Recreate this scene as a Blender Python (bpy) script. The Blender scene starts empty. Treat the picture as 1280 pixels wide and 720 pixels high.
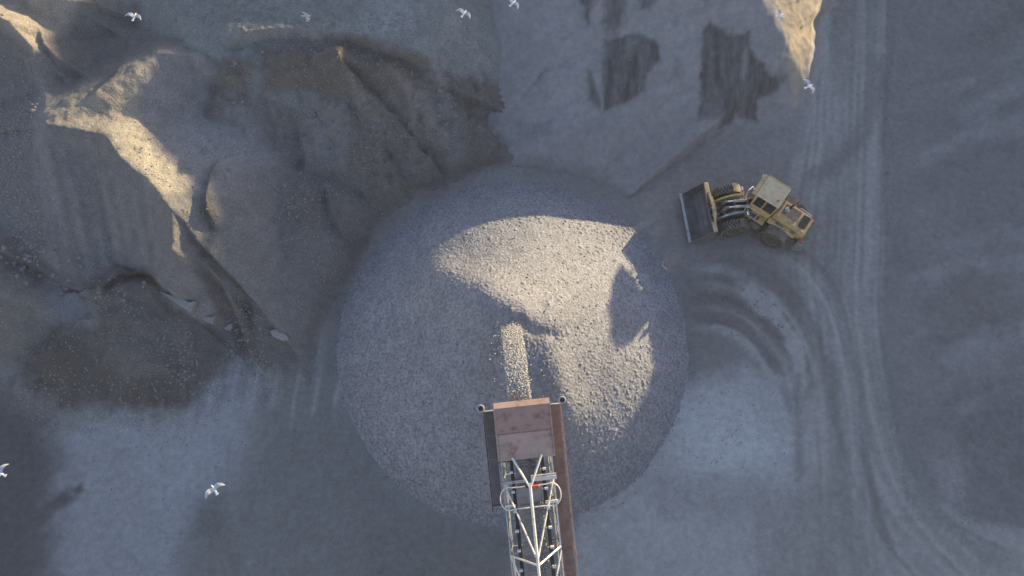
import bpy, math, random
import numpy as np
from mathutils import Vector, Matrix
rnd = random.Random(7)
R = math.radians
scene = bpy.context.scene
col = scene.collection

# ------------------------------------------------------------------ camera
H_CAM, TILT, FOC = 46.0, R(17.0), 853.0
cam = bpy.data.cameras.new('camera'); cam.sensor_width = 36; cam.lens = 36 * FOC / 1280
cam.clip_end = 6000; cam.clip_start = 0.5
co = bpy.data.objects.new('camera', cam); col.objects.link(co)
co.location = (0, 0, H_CAM); co.rotation_euler = (TILT, 0, 0)
scene.camera = co

# ------------------------------------------------------------------ light
SUN_AZ, SUN_EL = R(40.0), R(3.8)          # azimuth measured from +x towards +y
w = bpy.data.worlds.new('World'); scene.world = w; w.use_nodes = True
nt = w.node_tree; bg = nt.nodes['Background']
sky = nt.nodes.new('ShaderNodeTexSky'); sky.sky_type = 'NISHITA'; sky.sun_disc = False
sky.sun_elevation = SUN_EL; sky.sun_rotation = math.pi / 2 - SUN_AZ
sky.altitude = 100; sky.air_density = 1.0; sky.dust_density = 0.15; sky.ozone_density = 1.6
tint = nt.nodes.new('ShaderNodeMix'); tint.data_type = 'RGBA'; tint.blend_type = 'MULTIPLY'; tint.inputs[0].default_value = 1
tint.inputs[7].default_value = (1.23, .965, .995, 1)      # white balance of the evening sky
nt.links.new(sky.outputs[0], tint.inputs[6]); nt.links.new(tint.outputs[2], bg.inputs[0]); bg.inputs[1].default_value = 0.15
sl = bpy.data.lights.new('sun', 'SUN'); sl.energy = 3.3; sl.angle = R(0.5); sl.color = (1.0, .79, .45)
so = bpy.data.objects.new('sun', sl); col.objects.link(so)
SD = Vector((math.cos(SUN_AZ) * math.cos(SUN_EL), math.sin(SUN_AZ) * math.cos(SUN_EL), math.sin(SUN_EL)))
so.rotation_euler = SD.to_track_quat('Z', 'Y').to_euler()
so.location = SD * 200
scene.view_settings.view_transform = 'Standard'; scene.view_settings.look = 'None'
scene.view_settings.exposure = 2.2; scene.view_settings.gamma = 1

# ------------------------------------------------------------------ helpers
def at(px, py, z=0.0):
    """the point of the place seen at a photo pixel, at height z"""
    u = (px - 640) / FOC; v = (360 - py) / FOC
    c, s = math.cos(TILT), math.sin(TILT)
    d = (u, v * c + s, v * s - c); t = (H_CAM - z) / -d[2]
    return (d[0] * t, d[1] * t)

def _hash(ix, iy, seed):
    h = (ix.astype(np.int64) * 374761393 + iy.astype(np.int64) * 668265263 + seed * 974634777) & 0xffffffff
    h = ((h ^ (h >> 13)) * 1274126177) & 0xffffffff
    return ((h ^ (h >> 16)) & 0xffffff) / float(0xffffff)

def vnoise(x, y, seed=0):
    ix = np.floor(x); iy = np.floor(y); fx = x - ix; fy = y - iy
    fx = fx * fx * (3 - 2 * fx); fy = fy * fy * (3 - 2 * fy)
    ix = ix.astype(np.int64); iy = iy.astype(np.int64)
    a = _hash(ix, iy, seed); b = _hash(ix + 1, iy, seed); c = _hash(ix, iy + 1, seed); d = _hash(ix + 1, iy + 1, seed)
    return (a + (b - a) * fx) * (1 - fy) + (c + (d - c) * fx) * fy

def fbm(x, y, scale, octs=4, seed=0, gain=.5):
    s = 0; a = 1; tot = 0; f = 1 / scale
    for o in range(octs):
        s = s + a * (vnoise(x * f, y * f, seed + o * 17) - .5); tot += a; a *= gain; f *= 2.03
    return 2 * s / tot          # about -1..1

def stones(x, y, size, seed=0):
    """jittered cells: rounded stone height (0..1) and a random number per stone"""
    gx = x / size; gy = y / size
    ix = np.floor(gx).astype(np.int64); iy = np.floor(gy).astype(np.int64)
    best = np.full(x.shape, 9.0); rid = np.zeros(x.shape)
    for dx in (-1, 0, 1):
        for dy in (-1, 0, 1):
            cx = ix + dx; cy = iy + dy
            d2 = (gx - cx - _hash(cx, cy, seed)) ** 2 + (gy - cy - _hash(cx, cy, seed + 5)) ** 2
            m = d2 < best; best = np.where(m, d2, best); rid = np.where(m, _hash(cx, cy, seed + 9), rid)
    return np.clip(1 - best * 1.6, 0, 1), rid

def line_dist(x, y, pts):
    """distance to a polyline, signed side (+ = left of travel), interpolated z, arc length"""
    best = np.full(x.shape, 1e9); side = np.zeros(x.shape); zz = np.zeros(x.shape); al = np.zeros(x.shape); acc = 0
    for p, q in zip(pts[:-1], pts[1:]):
        dx, dy = q[0] - p[0], q[1] - p[1]; L = math.hypot(dx, dy) + 1e-9
        t = np.clip(((x - p[0]) * dx + (y - p[1]) * dy) / L / L, 0, 1)
        ex = x - p[0] - t * dx; ey = y - p[1] - t * dy; d = np.hypot(ex, ey)
        m = d < best; best = np.where(m, d, best)
        side = np.where(m, np.sign(dx * ey - dy * ex), side)
        if len(p) > 2: zz = np.where(m, p[2] + t * (q[2] - p[2]), zz)
        al = np.where(m, acc + t * L, al); acc += L
    return best, side, zz, al

def poly_sd(x, y, poly):
    """signed distance to a closed polygon, negative inside"""
    d = np.full(x.shape, 1e9); ins = np.zeros(x.shape, bool); n = len(poly)
    for i in range(n):
        p, q = poly[i], poly[(i + 1) % n]
        dx, dy = q[0] - p[0], q[1] - p[1]; L2 = dx * dx + dy * dy + 1e-12
        t = np.clip(((x - p[0]) * dx + (y - p[1]) * dy) / L2, 0, 1)
        d = np.minimum(d, np.hypot(x - p[0] - t * dx, y - p[1] - t * dy))
        c = ((p[1] > y) != (q[1] > y)) & (x < dx * (y - p[1]) / (dy if abs(dy) > 1e-12 else 1e-12) + p[0])
        ins ^= c
    return np.where(ins, -d, d)

def smooth_line(pts, n=6):
    """Catmull-Rom through the points"""
    P = [pts[0]] + list(pts) + [pts[-1]]; out = []
    for i in range(1, len(P) - 2):
        a, b, c, d = [np.array(p, float) for p in P[i - 1:i + 3]]
        for k in range(n):
            t = k / n
            out.append(tuple(.5 * ((2 * b) + (c - a) * t + (2 * a - 5 * b + 4 * c - d) * t * t + (3 * b - a - 3 * c + d) * t ** 3)))
    out.append(tuple(map(float, pts[-1]))); return out

def W(pts, z=None):
    """photo pixels (with optional heights) -> place coordinates"""
    o = []
    for p in pts:
        zz = p[2] if len(p) > 2 else (z or 0)
        a = at(p[0], p[1], zz); o.append((a[0], a[1], zz))
    return o

def sstep(a, b, v):
    t = np.clip((v - a) / (b - a), 0, 1); return t * t * (3 - 2 * t)

# ------------------------------------------------------------------ tags
def tag(o, label=None, cat=None, group=None, kind=None):
    if label: o['label'] = label
    if cat: o['category'] = cat
    if group: o['group'] = group
    if kind: o['kind'] = kind
    return o
def empty(name, loc, rz=0):
    o = bpy.data.objects.new(name, None); col.objects.link(o); o.location = loc; o.rotation_euler = (0, 0, rz)
    o.empty_display_size = .3; return o

# ------------------------------------------------------------------ materials
def mat_earth(name, fine=14.0, coarse=2.2, speck=.25, bump=.35, bscale=22.0, rough=.96, light_specks=0.0):
    m = bpy.data.materials.new(name); m.use_nodes = True; n = m.node_tree.nodes; l = m.node_tree.links
    b = n['Principled BSDF']; b.inputs['Roughness'].default_value = rough; b.inputs['Specular IOR Level'].default_value = .12
    at_ = n.new('ShaderNodeAttribute'); at_.attribute_name = 'tone'
    tc = n.new('ShaderNodeTexCoord')
    n1 = n.new('ShaderNodeTexNoise'); n1.inputs['Scale'].default_value = fine; n1.inputs['Detail'].default_value = 5; n1.inputs['Roughness'].default_value = .75
    n2 = n.new('ShaderNodeTexNoise'); n2.inputs['Scale'].default_value = coarse; n2.inputs['Detail'].default_value = 6; n2.inputs['Roughness'].default_value = .6
    l.new(tc.outputs['Object'], n1.inputs['Vector']); l.new(tc.outputs['Object'], n2.inputs['Vector'])
    r1 = n.new('ShaderNodeMapRange'); r1.inputs[1].default_value = .3; r1.inputs[2].default_value = .7
    r1.inputs[3].default_value = 1 - speck; r1.inputs[4].default_value = 1 + speck; l.new(n1.outputs[0], r1.inputs[0])
    r2 = n.new('ShaderNodeMapRange'); r2.inputs[1].default_value = .3; r2.inputs[2].default_value = .7
    r2.inputs[3].default_value = .88; r2.inputs[4].default_value = 1.12; l.new(n2.outputs[0], r2.inputs[0])
    mu = n.new('ShaderNodeMath'); mu.operation = 'MULTIPLY'; l.new(r1.outputs[0], mu.inputs[0]); l.new(r2.outputs[0], mu.inputs[1])
    last = mu
    if light_specks > 0:
        vo = n.new('ShaderNodeTexVoronoi'); vo.inputs['Scale'].default_value = 5.5; l.new(tc.outputs['Object'], vo.inputs['Vector'])
        r3 = n.new('ShaderNodeMapRange'); r3.inputs[1].default_value = .14; r3.inputs[2].default_value = .22
        r3.inputs[3].default_value = 1 + light_specks; r3.inputs[4].default_value = 1; l.new(vo.outputs['Distance'], r3.inputs[0])
        n4 = n.new('ShaderNodeTexNoise'); n4.inputs['Scale'].default_value = .5; l.new(tc.outputs['Object'], n4.inputs['Vector'])
        r4 = n.new('ShaderNodeMapRange'); r4.inputs[1].default_value = .5; r4.inputs[2].default_value = .62; l.new(n4.outputs[0], r4.inputs[0])
        mx = n.new('ShaderNodeMix'); mx.data_type = 'FLOAT'; l.new(r4.outputs[0], mx.inputs[0]); mx.inputs[2].default_value = 1; l.new(r3.outputs[0], mx.inputs[3])
        m3 = n.new('ShaderNodeMath'); m3.operation = 'MULTIPLY'; l.new(mu.outputs[0], m3.inputs[0]); l.new(mx.outputs[0], m3.inputs[1]); last = m3
    vm = n.new('ShaderNodeVectorMath'); vm.operation = 'SCALE'; l.new(at_.outputs['Color'], vm.inputs[0]); l.new(last.outputs[0], vm.inputs['Scale'])
    l.new(vm.outputs[0], b.inputs['Base Color'])
    bn = n.new('ShaderNodeTexNoise'); bn.inputs['Scale'].default_value = bscale; bn.inputs['Detail'].default_value = 3; l.new(tc.outputs['Object'], bn.inputs['Vector'])
    bp = n.new('ShaderNodeBump'); bp.inputs['Strength'].default_value = bump; bp.inputs['Distance'].default_value = .05
    l.new(bn.outputs[0], bp.inputs['Height']); l.new(bp.outputs[0], b.inputs['Normal'])
    return m

def mat_paint(name, c, rough=.6, metal=0.0, var=.18, scale=2.5, dirt=None, dirt_amt=.5, spec=.4):
    m = bpy.data.materials.new(name); m.use_nodes = True; n = m.node_tree.nodes; l = m.node_tree.links
    b = n['Principled BSDF']; b.inputs['Metallic'].default_value = metal; b.inputs['Roughness'].default_value = rough
    b.inputs['Specular IOR Level'].default_value = spec
    tc = n.new('ShaderNodeTexCoord')
    a = n.new('ShaderNodeTexNoise'); a.inputs['Scale'].default_value = scale; a.inputs['Detail'].default_value = 8; a.inputs['Roughness'].default_value = .68
    l.new(tc.outputs['Object'], a.inputs['Vector'])
    cr = n.new('ShaderNodeValToRGB'); cr.color_ramp.elements[0].position = .36; cr.color_ramp.elements[1].position = .66
    d = dirt or tuple(x * (1 - dirt_amt) for x in c)
    cr.color_ramp.elements[0].color = (*d, 1); cr.color_ramp.elements[1].color = (*c, 1)
    mid = cr.color_ramp.elements.new(.47); mid.color = (*[x * (1 - var) for x in c], 1)
    l.new(a.outputs[0], cr.inputs[0]); l.new(cr.outputs[0], b.inputs['Base Color'])
    bp = n.new('ShaderNodeBump'); bp.inputs['Strength'].default_value = .25; bp.inputs['Distance'].default_value = .02
    l.new(a.outputs[0], bp.inputs['Height']); l.new(bp.outputs[0], b.inputs['Normal'])
    return m

M = {
 'ground': mat_earth('packed_dust', 20, 2.6, .30, .7, 16),
 'rough': mat_earth('rough_earth', 9, 1.3, .30, .6, 7, light_specks=.5),
 'brown': mat_earth('damp_earth', 11, 1.6, .42, .9, 7, light_specks=.8),
 'gravel': mat_earth('crushed_stone', 30, 1.0, .12, .3, 40),
 'coarse': mat_earth('coarse_gravel', 8, 1.5, .42, .8, 8, light_specks=.5),
 'sand': mat_earth('pale_sand', 20, 2.2, .20, .4, 16),
 'cream': mat_paint('dusty_cream_paint', (.50, .365, .185), .75, 0, .18, 2.2, (.25, .195, .13)),
 'creamroof': mat_paint('dusty_roof_paint', (.55, .44, .29), .75, 0, .09, 3.2, (.38, .31, .22)),
 'dust': mat_paint('dust_covered_steel', (.20, .175, .15), .9, 0, .2, 2.0, (.11, .10, .095), spec=.1),
 'bucket': mat_paint('worn_bucket_steel', (.16, .165, .175), .5, .3, .2, 1.6, (.10, .10, .105)),
 'steel': mat_paint('bare_steel', (.42, .43, .44), .35, .8, .15, 4),
 'chrome': mat_paint('cylinder_rod', (.75, .76, .78), .18, 1, .05, 4),
 'rubber': mat_paint('dusty_rubber', (.105, .10, .10), .95, 0, .3, 3, (.05, .05, .052), spec=.08),
 'lug': mat_paint('dusty_tread', (.20, .185, .17), .95, 0, .3, 3, (.12, .11, .105), spec=.08),
 'dark': mat_paint('black_grease', (.035, .032, .032), .6, 0, .3, 5),
 'glass': mat_paint('dark_cab_glass', (.03, .035, .04), .12, 0, .1, 2, spec=.7),
 'grey': mat_paint('grey_green_iron', (.20, .21, .19), .7, 0, .2, 2),
 'rust': mat_paint('mauve_rusted_sheet', (.34, .225, .195), .8, 0, .15, 1.8, (.20, .115, .09), spec=.15),
 'rustpale': mat_paint('pale_rusted_sheet', (.40, .29, .25), .8, 0, .15, 1.6, (.26, .155, .12), spec=.15),
 'plank': mat_paint('brown_plank', (.24, .165, .14), .85, 0, .2, 2.0, (.16, .105, .09), spec=.1),
 'darkwalk': mat_paint('dark_grating', (.135, .122, .128), .8, 0, .25, 3, (.095, .085, .09)),
 'galv': mat_paint('pale_galvanised_tube', (.72, .70, .66), .42, .2, .12, 4, (.45, .40, .36)),
 'galvdull': mat_paint('dull_galvanised_tube', (.42, .43, .44), .5, .3, .15, 4),
 'belt': mat_paint('grey_belt_rubber', (.26, .25, .245), .8, 0, .2, 2.5, (.16, .14, .13), spec=.15),
 'red': mat_paint('faded_red_paint', (.50, .10, .09), .6),
 'feather': mat_paint('white_feather', (.80, .80, .80), .8, 0, .05, 8, (.62, .63, .66)),
 'wing': mat_paint('grey_wing_feather', (.42, .44, .48), .8, 0, .12, 8, (.30, .31, .34)),
 'stone': mat_paint('loose_stone', (.24, .235, .235), .95, 0, .25, 6, (.14, .137, .137), spec=.1),
 'stonepale': mat_paint('thrown_stone', (.46, .45, .44), .95, 0, .10, 6, (.38, .37, .36), spec=.1),
 'slab': mat_paint('pale_slab', (.27, .265, .26), .9, 0, .15, 3, (.20, .195, .19), spec=.1),
 'beak': mat_paint('yellow_beak', (.6, .4, .08), .5),
}

# ------------------------------------------------------------------ mesh from a height grid
def grid_mesh(name, xs, ys, Z, tone, mat, keep=None, parent=None):
    nx, ny = len(xs), len(ys)
    X, Y = np.meshgrid(xs, ys)
    V = np.stack([X.ravel(), Y.ravel(), Z.ravel()], 1).astype(np.float32)
    idx = np.arange(nx * ny).reshape(ny, nx)
    F = np.stack([idx[:-1, :-1], idx[:-1, 1:], idx[1:, 1:], idx[1:, :-1]], -1).reshape(-1, 4)
    if keep is not None:
        k = keep.ravel()[F].any(1); F = F[k]
        used = np.zeros(nx * ny, bool); used[F.ravel()] = True
        remap = np.cumsum(used) - 1; F = remap[F]; V = V[used]; tone = tone.reshape(-1, 3)[used]
    tone = tone.reshape(-1, 3)
    me = bpy.data.meshes.new(name)
    me.vertices.add(len(V)); me.vertices.foreach_set('co', V.ravel())
    me.loops.add(F.size); me.loops.foreach_set('vertex_index', F.ravel().astype(np.int32))
    me.polygons.add(len(F)); me.polygons.foreach_set('loop_start', np.arange(0, F.size, 4, dtype=np.int32))
    me.polygons.foreach_set('loop_total', np.full(len(F), 4, np.int32))
    me.polygons.foreach_set('use_smooth', np.ones(len(F), bool))
    me.update(calc_edges=True)
    ca = me.color_attributes.new('tone', 'FLOAT_COLOR', 'POINT')
    c4 = np.ones((len(V), 4), np.float32); c4[:, :3] = np.clip(tone, .01, .8); ca.data.foreach_set('color', c4.ravel())
    me.materials.append(mat); me.validate()
    o = bpy.data.objects.new(name, me); col.objects.link(o); o.parent = parent
    return o

def arr(c, shape): return np.ones(shape + (3,)) * np.array(c)
class Tone:
    def __init__(s, X, Y, base): s.X, s.Y = X, Y; s.c = arr(base, X.shape)
    def mul(s, f): s.c *= f[..., None]
    def mix(s, color, a): s.c = s.c * (1 - a[..., None]) + np.array(color) * a[..., None]
    def poly(s, pts, color, a=1, soft=.8, warp=.8, wscale=2.5, z=0, seed=3, brush=0):
        pw = [p[:2] for p in W(pts, z)]
        xs = [p[0] for p in pw]; ys = [p[1] for p in pw]; r = soft + warp + 1
        m = (s.X > min(xs) - r) & (s.X < max(xs) + r) & (s.Y > min(ys) - r) & (s.Y < max(ys) + r)
        if not m.any(): return
        x, y = s.X[m], s.Y[m]
        d = poly_sd(x, y, pw) + warp * fbm(x, y, wscale, 5, seed, .6)
        if brush: d = d + brush * fbm(x * 3.2, y * .45, 1.0, 4, seed + 40, .7)
        k = a * (1 - sstep(-soft, soft, d))
        if brush: k = k * np.clip(.82 + .5 * fbm(x * 2.2, y * .5, 1.0, 4, seed + 41, .7), 0, 1.05)
        k = k[:, None]
        s.c[m] = s.c[m] * (1 - k) + np.array(color) * k
    def stroke(s, pts, width, color, a=1, soft=.3, streak=0, z=0, seed=5, warp=.2):
        L = smooth_line([p[:2] for p in W(pts, z)])
        xs = [p[0] for p in L]; ys = [p[1] for p in L]; r = width + soft + 1
        m = (s.X > min(xs) - r) & (s.X < max(xs) + r) & (s.Y > min(ys) - r) & (s.Y < max(ys) + r)
        if not m.any(): return
        x, y = s.X[m], s.Y[m]
        d, sd, _, al = line_dist(x, y, L)
        k = a * (1 - sstep(width - soft, width + soft, d + warp * fbm(x, y, 2, 4, seed)))
        if streak: k = k * np.clip(.55 + streak * 1.6 * (vnoise(d * sd / .28, al / 9.0, seed) - .5) + streak * (vnoise(d * sd / .9, al / 14.0, seed + 1) - .5), 0, 1.3)
        tot = sum(math.hypot(q[0] - p[0], q[1] - p[1]) for p, q in zip(L[:-1], L[1:])); fe = min(2.5, tot * .3)
        k = k * sstep(0, fe, al) * sstep(0, fe, tot - al) * np.clip(.75 + .6 * vnoise(x / 1.3, y / 1.3, seed + 7), 0, 1.2)
        k = np.clip(k, 0, 1)[:, None]; s.c[m] = s.c[m] * (1 - k) + np.array(color) * k

# base tones (true surface colours)
BLUEG = (.190, .190, .196)      # packed grey ground
PALE = (.300, .305, .305)       # pale stone dust
ROAD = (.275, .272, .268)
BROWN = (.124, .118, .115)
DARKB = (.100, .093, .086)
SLATE = (.155, .160, .172)
MAUVE = (.215, .205, .208)
SAND = (.36, .315, .245)

# ------------------------------------------------------------------ ground, one sheet out to the horizon
def axis(lo, hi, step, far):
    core = list(np.arange(lo, hi + 1e-6, step)); a = []; d = step; v = lo
    while v > -far: d *= 1.25; v -= d; a.append(v)
    b = []; d = step; v = hi
    while v < far: d *= 1.25; v += d; b.append(v)
    return np.array(a[::-1] + core + b)

def right_bank(X, Y):
    edge = [p[:2] for p in W([(1122, -60), (1114, 60), (1106, 180), (1104, 300), (1100, 400), (1112, 480), (1130, 550), (1165, 612), (1215, 650), (1300, 670), (1420, 690)])]
    d, side, _, al = line_dist(X, Y, smooth_line(edge))
    return d * side, al                    # + on the right-hand (bank) side, after the sign flip below

def ground_height(X, Y):
    h = .10 * fbm(X, Y, 9, 4, 1) + .025 * fbm(X, Y, 1.2, 4, 2, .65)
    s, al = right_bank(X, Y)
    near = (np.abs(X) < 120) & (np.abs(Y) < 120)
    e = np.where(near, sstep(0.0, 2.6, s), 1.0)
    h = h + e * (.16 + .12 * fbm(X, Y, 5, 5, 8) + .05 * fbm(X, Y, .9, 4, 9, .65)) * near
    h = h - .03 * np.exp(-((s + .25) / .25) ** 2) * near + .05 * np.exp(-((s - .3) / .2) ** 2) * near   # gutter and small berm
    # wheel ruts of the haul road
    for pts, wd in ROADS:
        L = smooth_line([p[:2] for p in W(pts)]); d, sd, _, al = line_dist(X, Y, L)
        m = 1 - sstep(wd - .8, wd + .5, d)
        h = h + m * (.03 * (vnoise(d * sd / .40, al / 10.0, 21) - .5) + .025 * (vnoise(d * sd / 1.4, al / 20.0, 22) - .5))
    # curved rut bank that the loader turns on
    L = smooth_line([p[:2] for p in W([(840, 345), (900, 352), (950, 375), (990, 415), (1012, 470), (1022, 560), (1030, 640)])])
    d, sd, _, al = line_dist(X, Y, L)
    h = h + (.05 * np.exp(-((d * sd - .3) / .35) ** 2) - .04 * np.exp(-((d * sd + .5) / .3) ** 2)) * sstep(0, 4, al) * (1 - sstep(9, 15, al))
    return h
ROADS = [([(1068, -80), (1066, 60), (1062, 180), (1058, 300), (1055, 400), (1070, 500), (1100, 600), (1150, 680), (1230, 760)], 2.6),
         ([(1040, 150), (1020, 300), (1030, 430), (1045, 560), (1050, 760)], 2.3)]

xs = axis(-44, 44, .13, 1800); ys = axis(-9, 43, .13, 1800)
X, Y = np.meshgrid(xs, ys)
Zg = ground_height(X, Y)
def ground_tone(X, Y):
    T = Tone(X, Y, BLUEG)
    T.mul(1 + .12 * fbm(X, Y, 6, 5, 31))
    T.poly([(1110, -80), (1104, 300), (1100, 400), (1125, 540), (1165, 610), (1215, 648), (1400, 672), (1500, -80)], (.178, .175, .180), 1, .3, .15)
    T.poly([(1130, 150), (1260, 60), (1400, 80), (1400, 330), (1200, 300)], (.150, .148, .155), .7, 2, 2)
    T.poly([(1130, 330), (1230, 300), (1300, 420), (1180, 470)], (.150, .14, .145), .7, 1.5, 2)
    T.poly([(1180, 500), (1300, 470), (1300, 650), (1210, 640)], (.135, .133, .142), .7, 1.2, 1.5)
    T.poly([(1160, 575), (1200, 570), (1208, 600), (1205, 628), (1175, 620)], (.215, .205, .215), .9, .25, .3)
    rr_ = random.Random(5)
    for k in range(16):
        y0 = rr_.uniform(-20, 640); a_ = rr_.uniform(-60, 30); x0 = rr_.uniform(1118, 1180)
        T.stroke([(x0, y0 + 30), (x0 + 50, y0 + 8 + rr_.uniform(-14, 14)), (x0 + 110, y0 + a_ * .5 + rr_.uniform(-12, 12)), (x0 + 200, y0 + a_)], rr_.uniform(.25, .8), (.225, .224, .232) if k % 3 else (.135, .133, .14), rr_.uniform(.3, .55), .45, warp=1.0, seed=40 + k)
    T.poly([(530, -80), (600, -80), (590, 60), (622, 205), (590, 212), (545, 100)], (.135, .150, .180), .85, .5, .3, z=0)  # shadow at the drop along the slope's left edge, painted dark blue
    # haul road
    T.poly([(1018, -80), (1010, 120), (985, 220), (1000, 300), (1000, 400), (1010, 520), (990, 640), (960, 760), (1300, 760), (1300, 672), (1215, 655), (1160, 618), (1125, 550), (1100, 440), (1098, 300), (1106, 100), (1112, -80)], ROAD, .85, .5, .3)
    for i, (pts, wd) in enumerate(ROADS):
        T.stroke(pts, wd, (.285, .285, .28), .55, .5, streak=1.3, seed=50 + i)
        T.stroke(pts, wd, (.165, .16, .165), .45, .5, streak=1.5, seed=60 + i)
    T.stroke([(1104, 60), (1088, 135), (1060, 190), (1012, 226), (985, 240)], .55, (.150, .145, .148), .6, .4, warp=.5)
    T.stroke([(1112, -40), (1106, 150), (1101, 300), (1099, 400), (1113, 490), (1130, 560), (1165, 625), (1215, 668), (1290, 700)], .12, (.135, .13, .14), .5, .12, warp=.15)
    T.stroke([(1106, 430), (1120, 520), (1150, 600), (1190, 660), (1290, 730)], .7, (.165, .165, .167), .5, .6, warp=.5)
    T.stroke([(1000, 240), (1008, 330), (1030, 400), (1052, 520), (1066, 640), (1090, 740)], .5, (.17, .165, .17), .5, .4, warp=.5, streak=.8)
    # worn brown turning area
    T.poly([(770, 200), (900, 150), (985, 200), (1000, 330), (960, 345), (860, 335), (815, 290)], (.200, .186, .182), .8, 2.2, 1.2)
    T.poly([(845, 330), (930, 330), (1000, 370), (1030, 480), (1000, 500), (960, 430), (900, 420), (850, 430)], (.150, .140, .138), .85, 1.0, 1.0)
    T.poly([(840, 420), (930, 400), (990, 440), (1005, 520), (940, 480), (870, 480)], (.165, .158, .160), .7, 1.0, 1.5)
    T.stroke([(905, 352), (935, 365), (962, 388), (985, 415), (1000, 450), (1006, 490)], .5, (.31, .305, .30), .9, .25, warp=1.5, seed=71)
    T.stroke([(975, 430), (995, 470), (1003, 520)], .3, (.30, .30, .30), .8, .25, warp=1.0, seed=72)
    T.stroke([(850, 345), (900, 337), (940, 345)], .3, (.25, .245, .24), .6, .3, warp=.3)
    for k in range(5):
        o_ = k * 13
        T.stroke([(850, 358 + o_), (905 - k, 360 + o_), (955 - k * 4, 385 + o_), (992 - k * 6, 430 + o_), (1008 - k * 6, 500 + o_)], .3, (.115, .11, .113) if k % 2 else (.26, .255, .255), .7, .25, warp=.35, seed=80 + k, streak=.8)
    T.poly([(600, 60), (1010, 60), (1005, 190), (930, 215), (820, 225), (600, 215)], (.208, .198, .203), .9, 1.2, 1.0)
    for k, (dx_, dy_) in enumerate([(0, 0), (26, -10), (60, -22), (84, -30)]):
        T.stroke([(850 + dx_, 330 + dy_), (930 + dx_ * .9, 345 + dy_), (990 + dx_ * .7, 400 + dy_), (1022 + dx_ * .6, 480), (1035 + dx_ * .6, 600), (1040 + dx_, 720)], .38, (.135, .13, .132) if k % 2 else (.30, .298, .295), .55, .3, streak=.9, seed=140 + k)
        T.stroke([(1000 - dx_, 720), (985 - dx_ * .5, 640), (1000, 560 - dx_ * .4), (1040, 470)], .25, (.27, .268, .268), .35, .2, streak=.9, seed=150 + k)
    # pale dust, lower right of the pile
    T.poly([(835, 520), (870, 480), (930, 455), (985, 470), (1000, 530), (1000, 620), (985, 700), (960, 780), (700, 780), (715, 660), (790, 590)], (.29, .30, .31), .9, 1.2, 1.0)
    T.poly([(830, 500), (900, 490), (975, 520), (960, 600), (860, 600)], (.35, .365, .38), .8, 1.5, 1.6)
    T.poly([(820, 600), (960, 600), (960, 660), (830, 650)], (.21, .21, .215), .6, 1.0, 1.6)
    T.poly([(940, 620), (1060, 600), (1100, 700), (1090, 780), (930, 780)], (.20, .196, .198), .7, 1.5, 1.5)
    T.poly([(1000, 470), (1003, 590), (996, 600), (993, 500)], (.14, .14, .145), .6, .25, .3)
    # pale sandy flat, lower left
    T.poly([(60, 560), (120, 500), (240, 450), (330, 440), (335, 520), (300, 600), (240, 700), (200, 780), (60, 780), (30, 680)], (.225, .235, .255), .95, 1.5, 1.2)
    T.poly([(160, 540), (280, 520), (270, 610), (190, 640)], (.27, .28, .30), .6, 1.5, 1.5)
    T.poly([(-60, 440), (60, 520), (80, 640), (70, 780), (-100, 780)], (.080, .080, .090), .95, 1.6, 1.6)  # dark earth, deepened further to paint in lens falloff at the corner
    T.poly([(330, 500), (420, 440), (440, 520), (520, 640), (640, 680), (640, 780), (210, 780), (240, 680), (300, 600)], (.160, .160, .160), .9, 1.2, 1.3)
    T.poly([(245, 620), (290, 605), (280, 680), (240, 670)], (.12, .118, .115), .7, .8, 1.0)
    T.poly([(440, 640), (630, 670), (640, 780), (460, 780)], (.14, .14, .14), .6, 1.2, 1.5)
    for k in range(16):
        x0 = 235 + k * 13; T.stroke([(x0, 440 + 3 * (k % 4)), (x0 - 8, 490), (x0 - 16, 520 + 11 * (k % 3))], .16, (.30, .305, .32) if k % 2 else (.16, .16, .165), .45, .14, warp=.2, seed=90 + k)
    T.stroke([(30, 655), (62, 635), (85, 620), (103, 608)], .42, (.085, .085, .092), .8, .3, warp=.5)
    T.stroke([(45, 610), (75, 585), (84, 574)], .25, (.10, .10, .108), .5, .25, warp=.4)
    T.poly([(88, 612), (103, 604), (108, 614), (95, 622)], (.06, .06, .065), .8, .15, .3)
    for k, (px, py, r) in enumerate([(312, 702, 10), (160, 640, 12), (338, 672, 8), (700, 690, 12), (740, 640, 14)]):
        T.poly([(px - r, py), (px, py - r), (px + r * .7, py), (px, py + r)], (.25, .255, .265), .5, .4, .8, seed=100 + k)
    # ground behind and around the pile
    T.poly([(390, 215), (500, 200), (600, 215), (520, 260), (440, 330), (420, 400), (400, 330)], (.150, .146, .143), .85, 1.2, 1.2)
    T.poly([(420, 340), (440, 300), (470, 350), (430, 470), (400, 470)], (.135, .135, .14), .7, 1.0, 1)
    T.poly([(600, 205), (800, 195), (850, 300), (800, 270), (700, 225)], (.20, .188, .188), .8, 1, 1)
    T.mul(1 + .10 * fbm(X, Y, 1.1, 5, 33, .7)); T.mul(1 + .10 * fbm(X, Y, .35, 2, 34, .7))
    return T
T = ground_tone(X, Y)
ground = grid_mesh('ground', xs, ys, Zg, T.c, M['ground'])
tag(ground, kind='structure')

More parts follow.
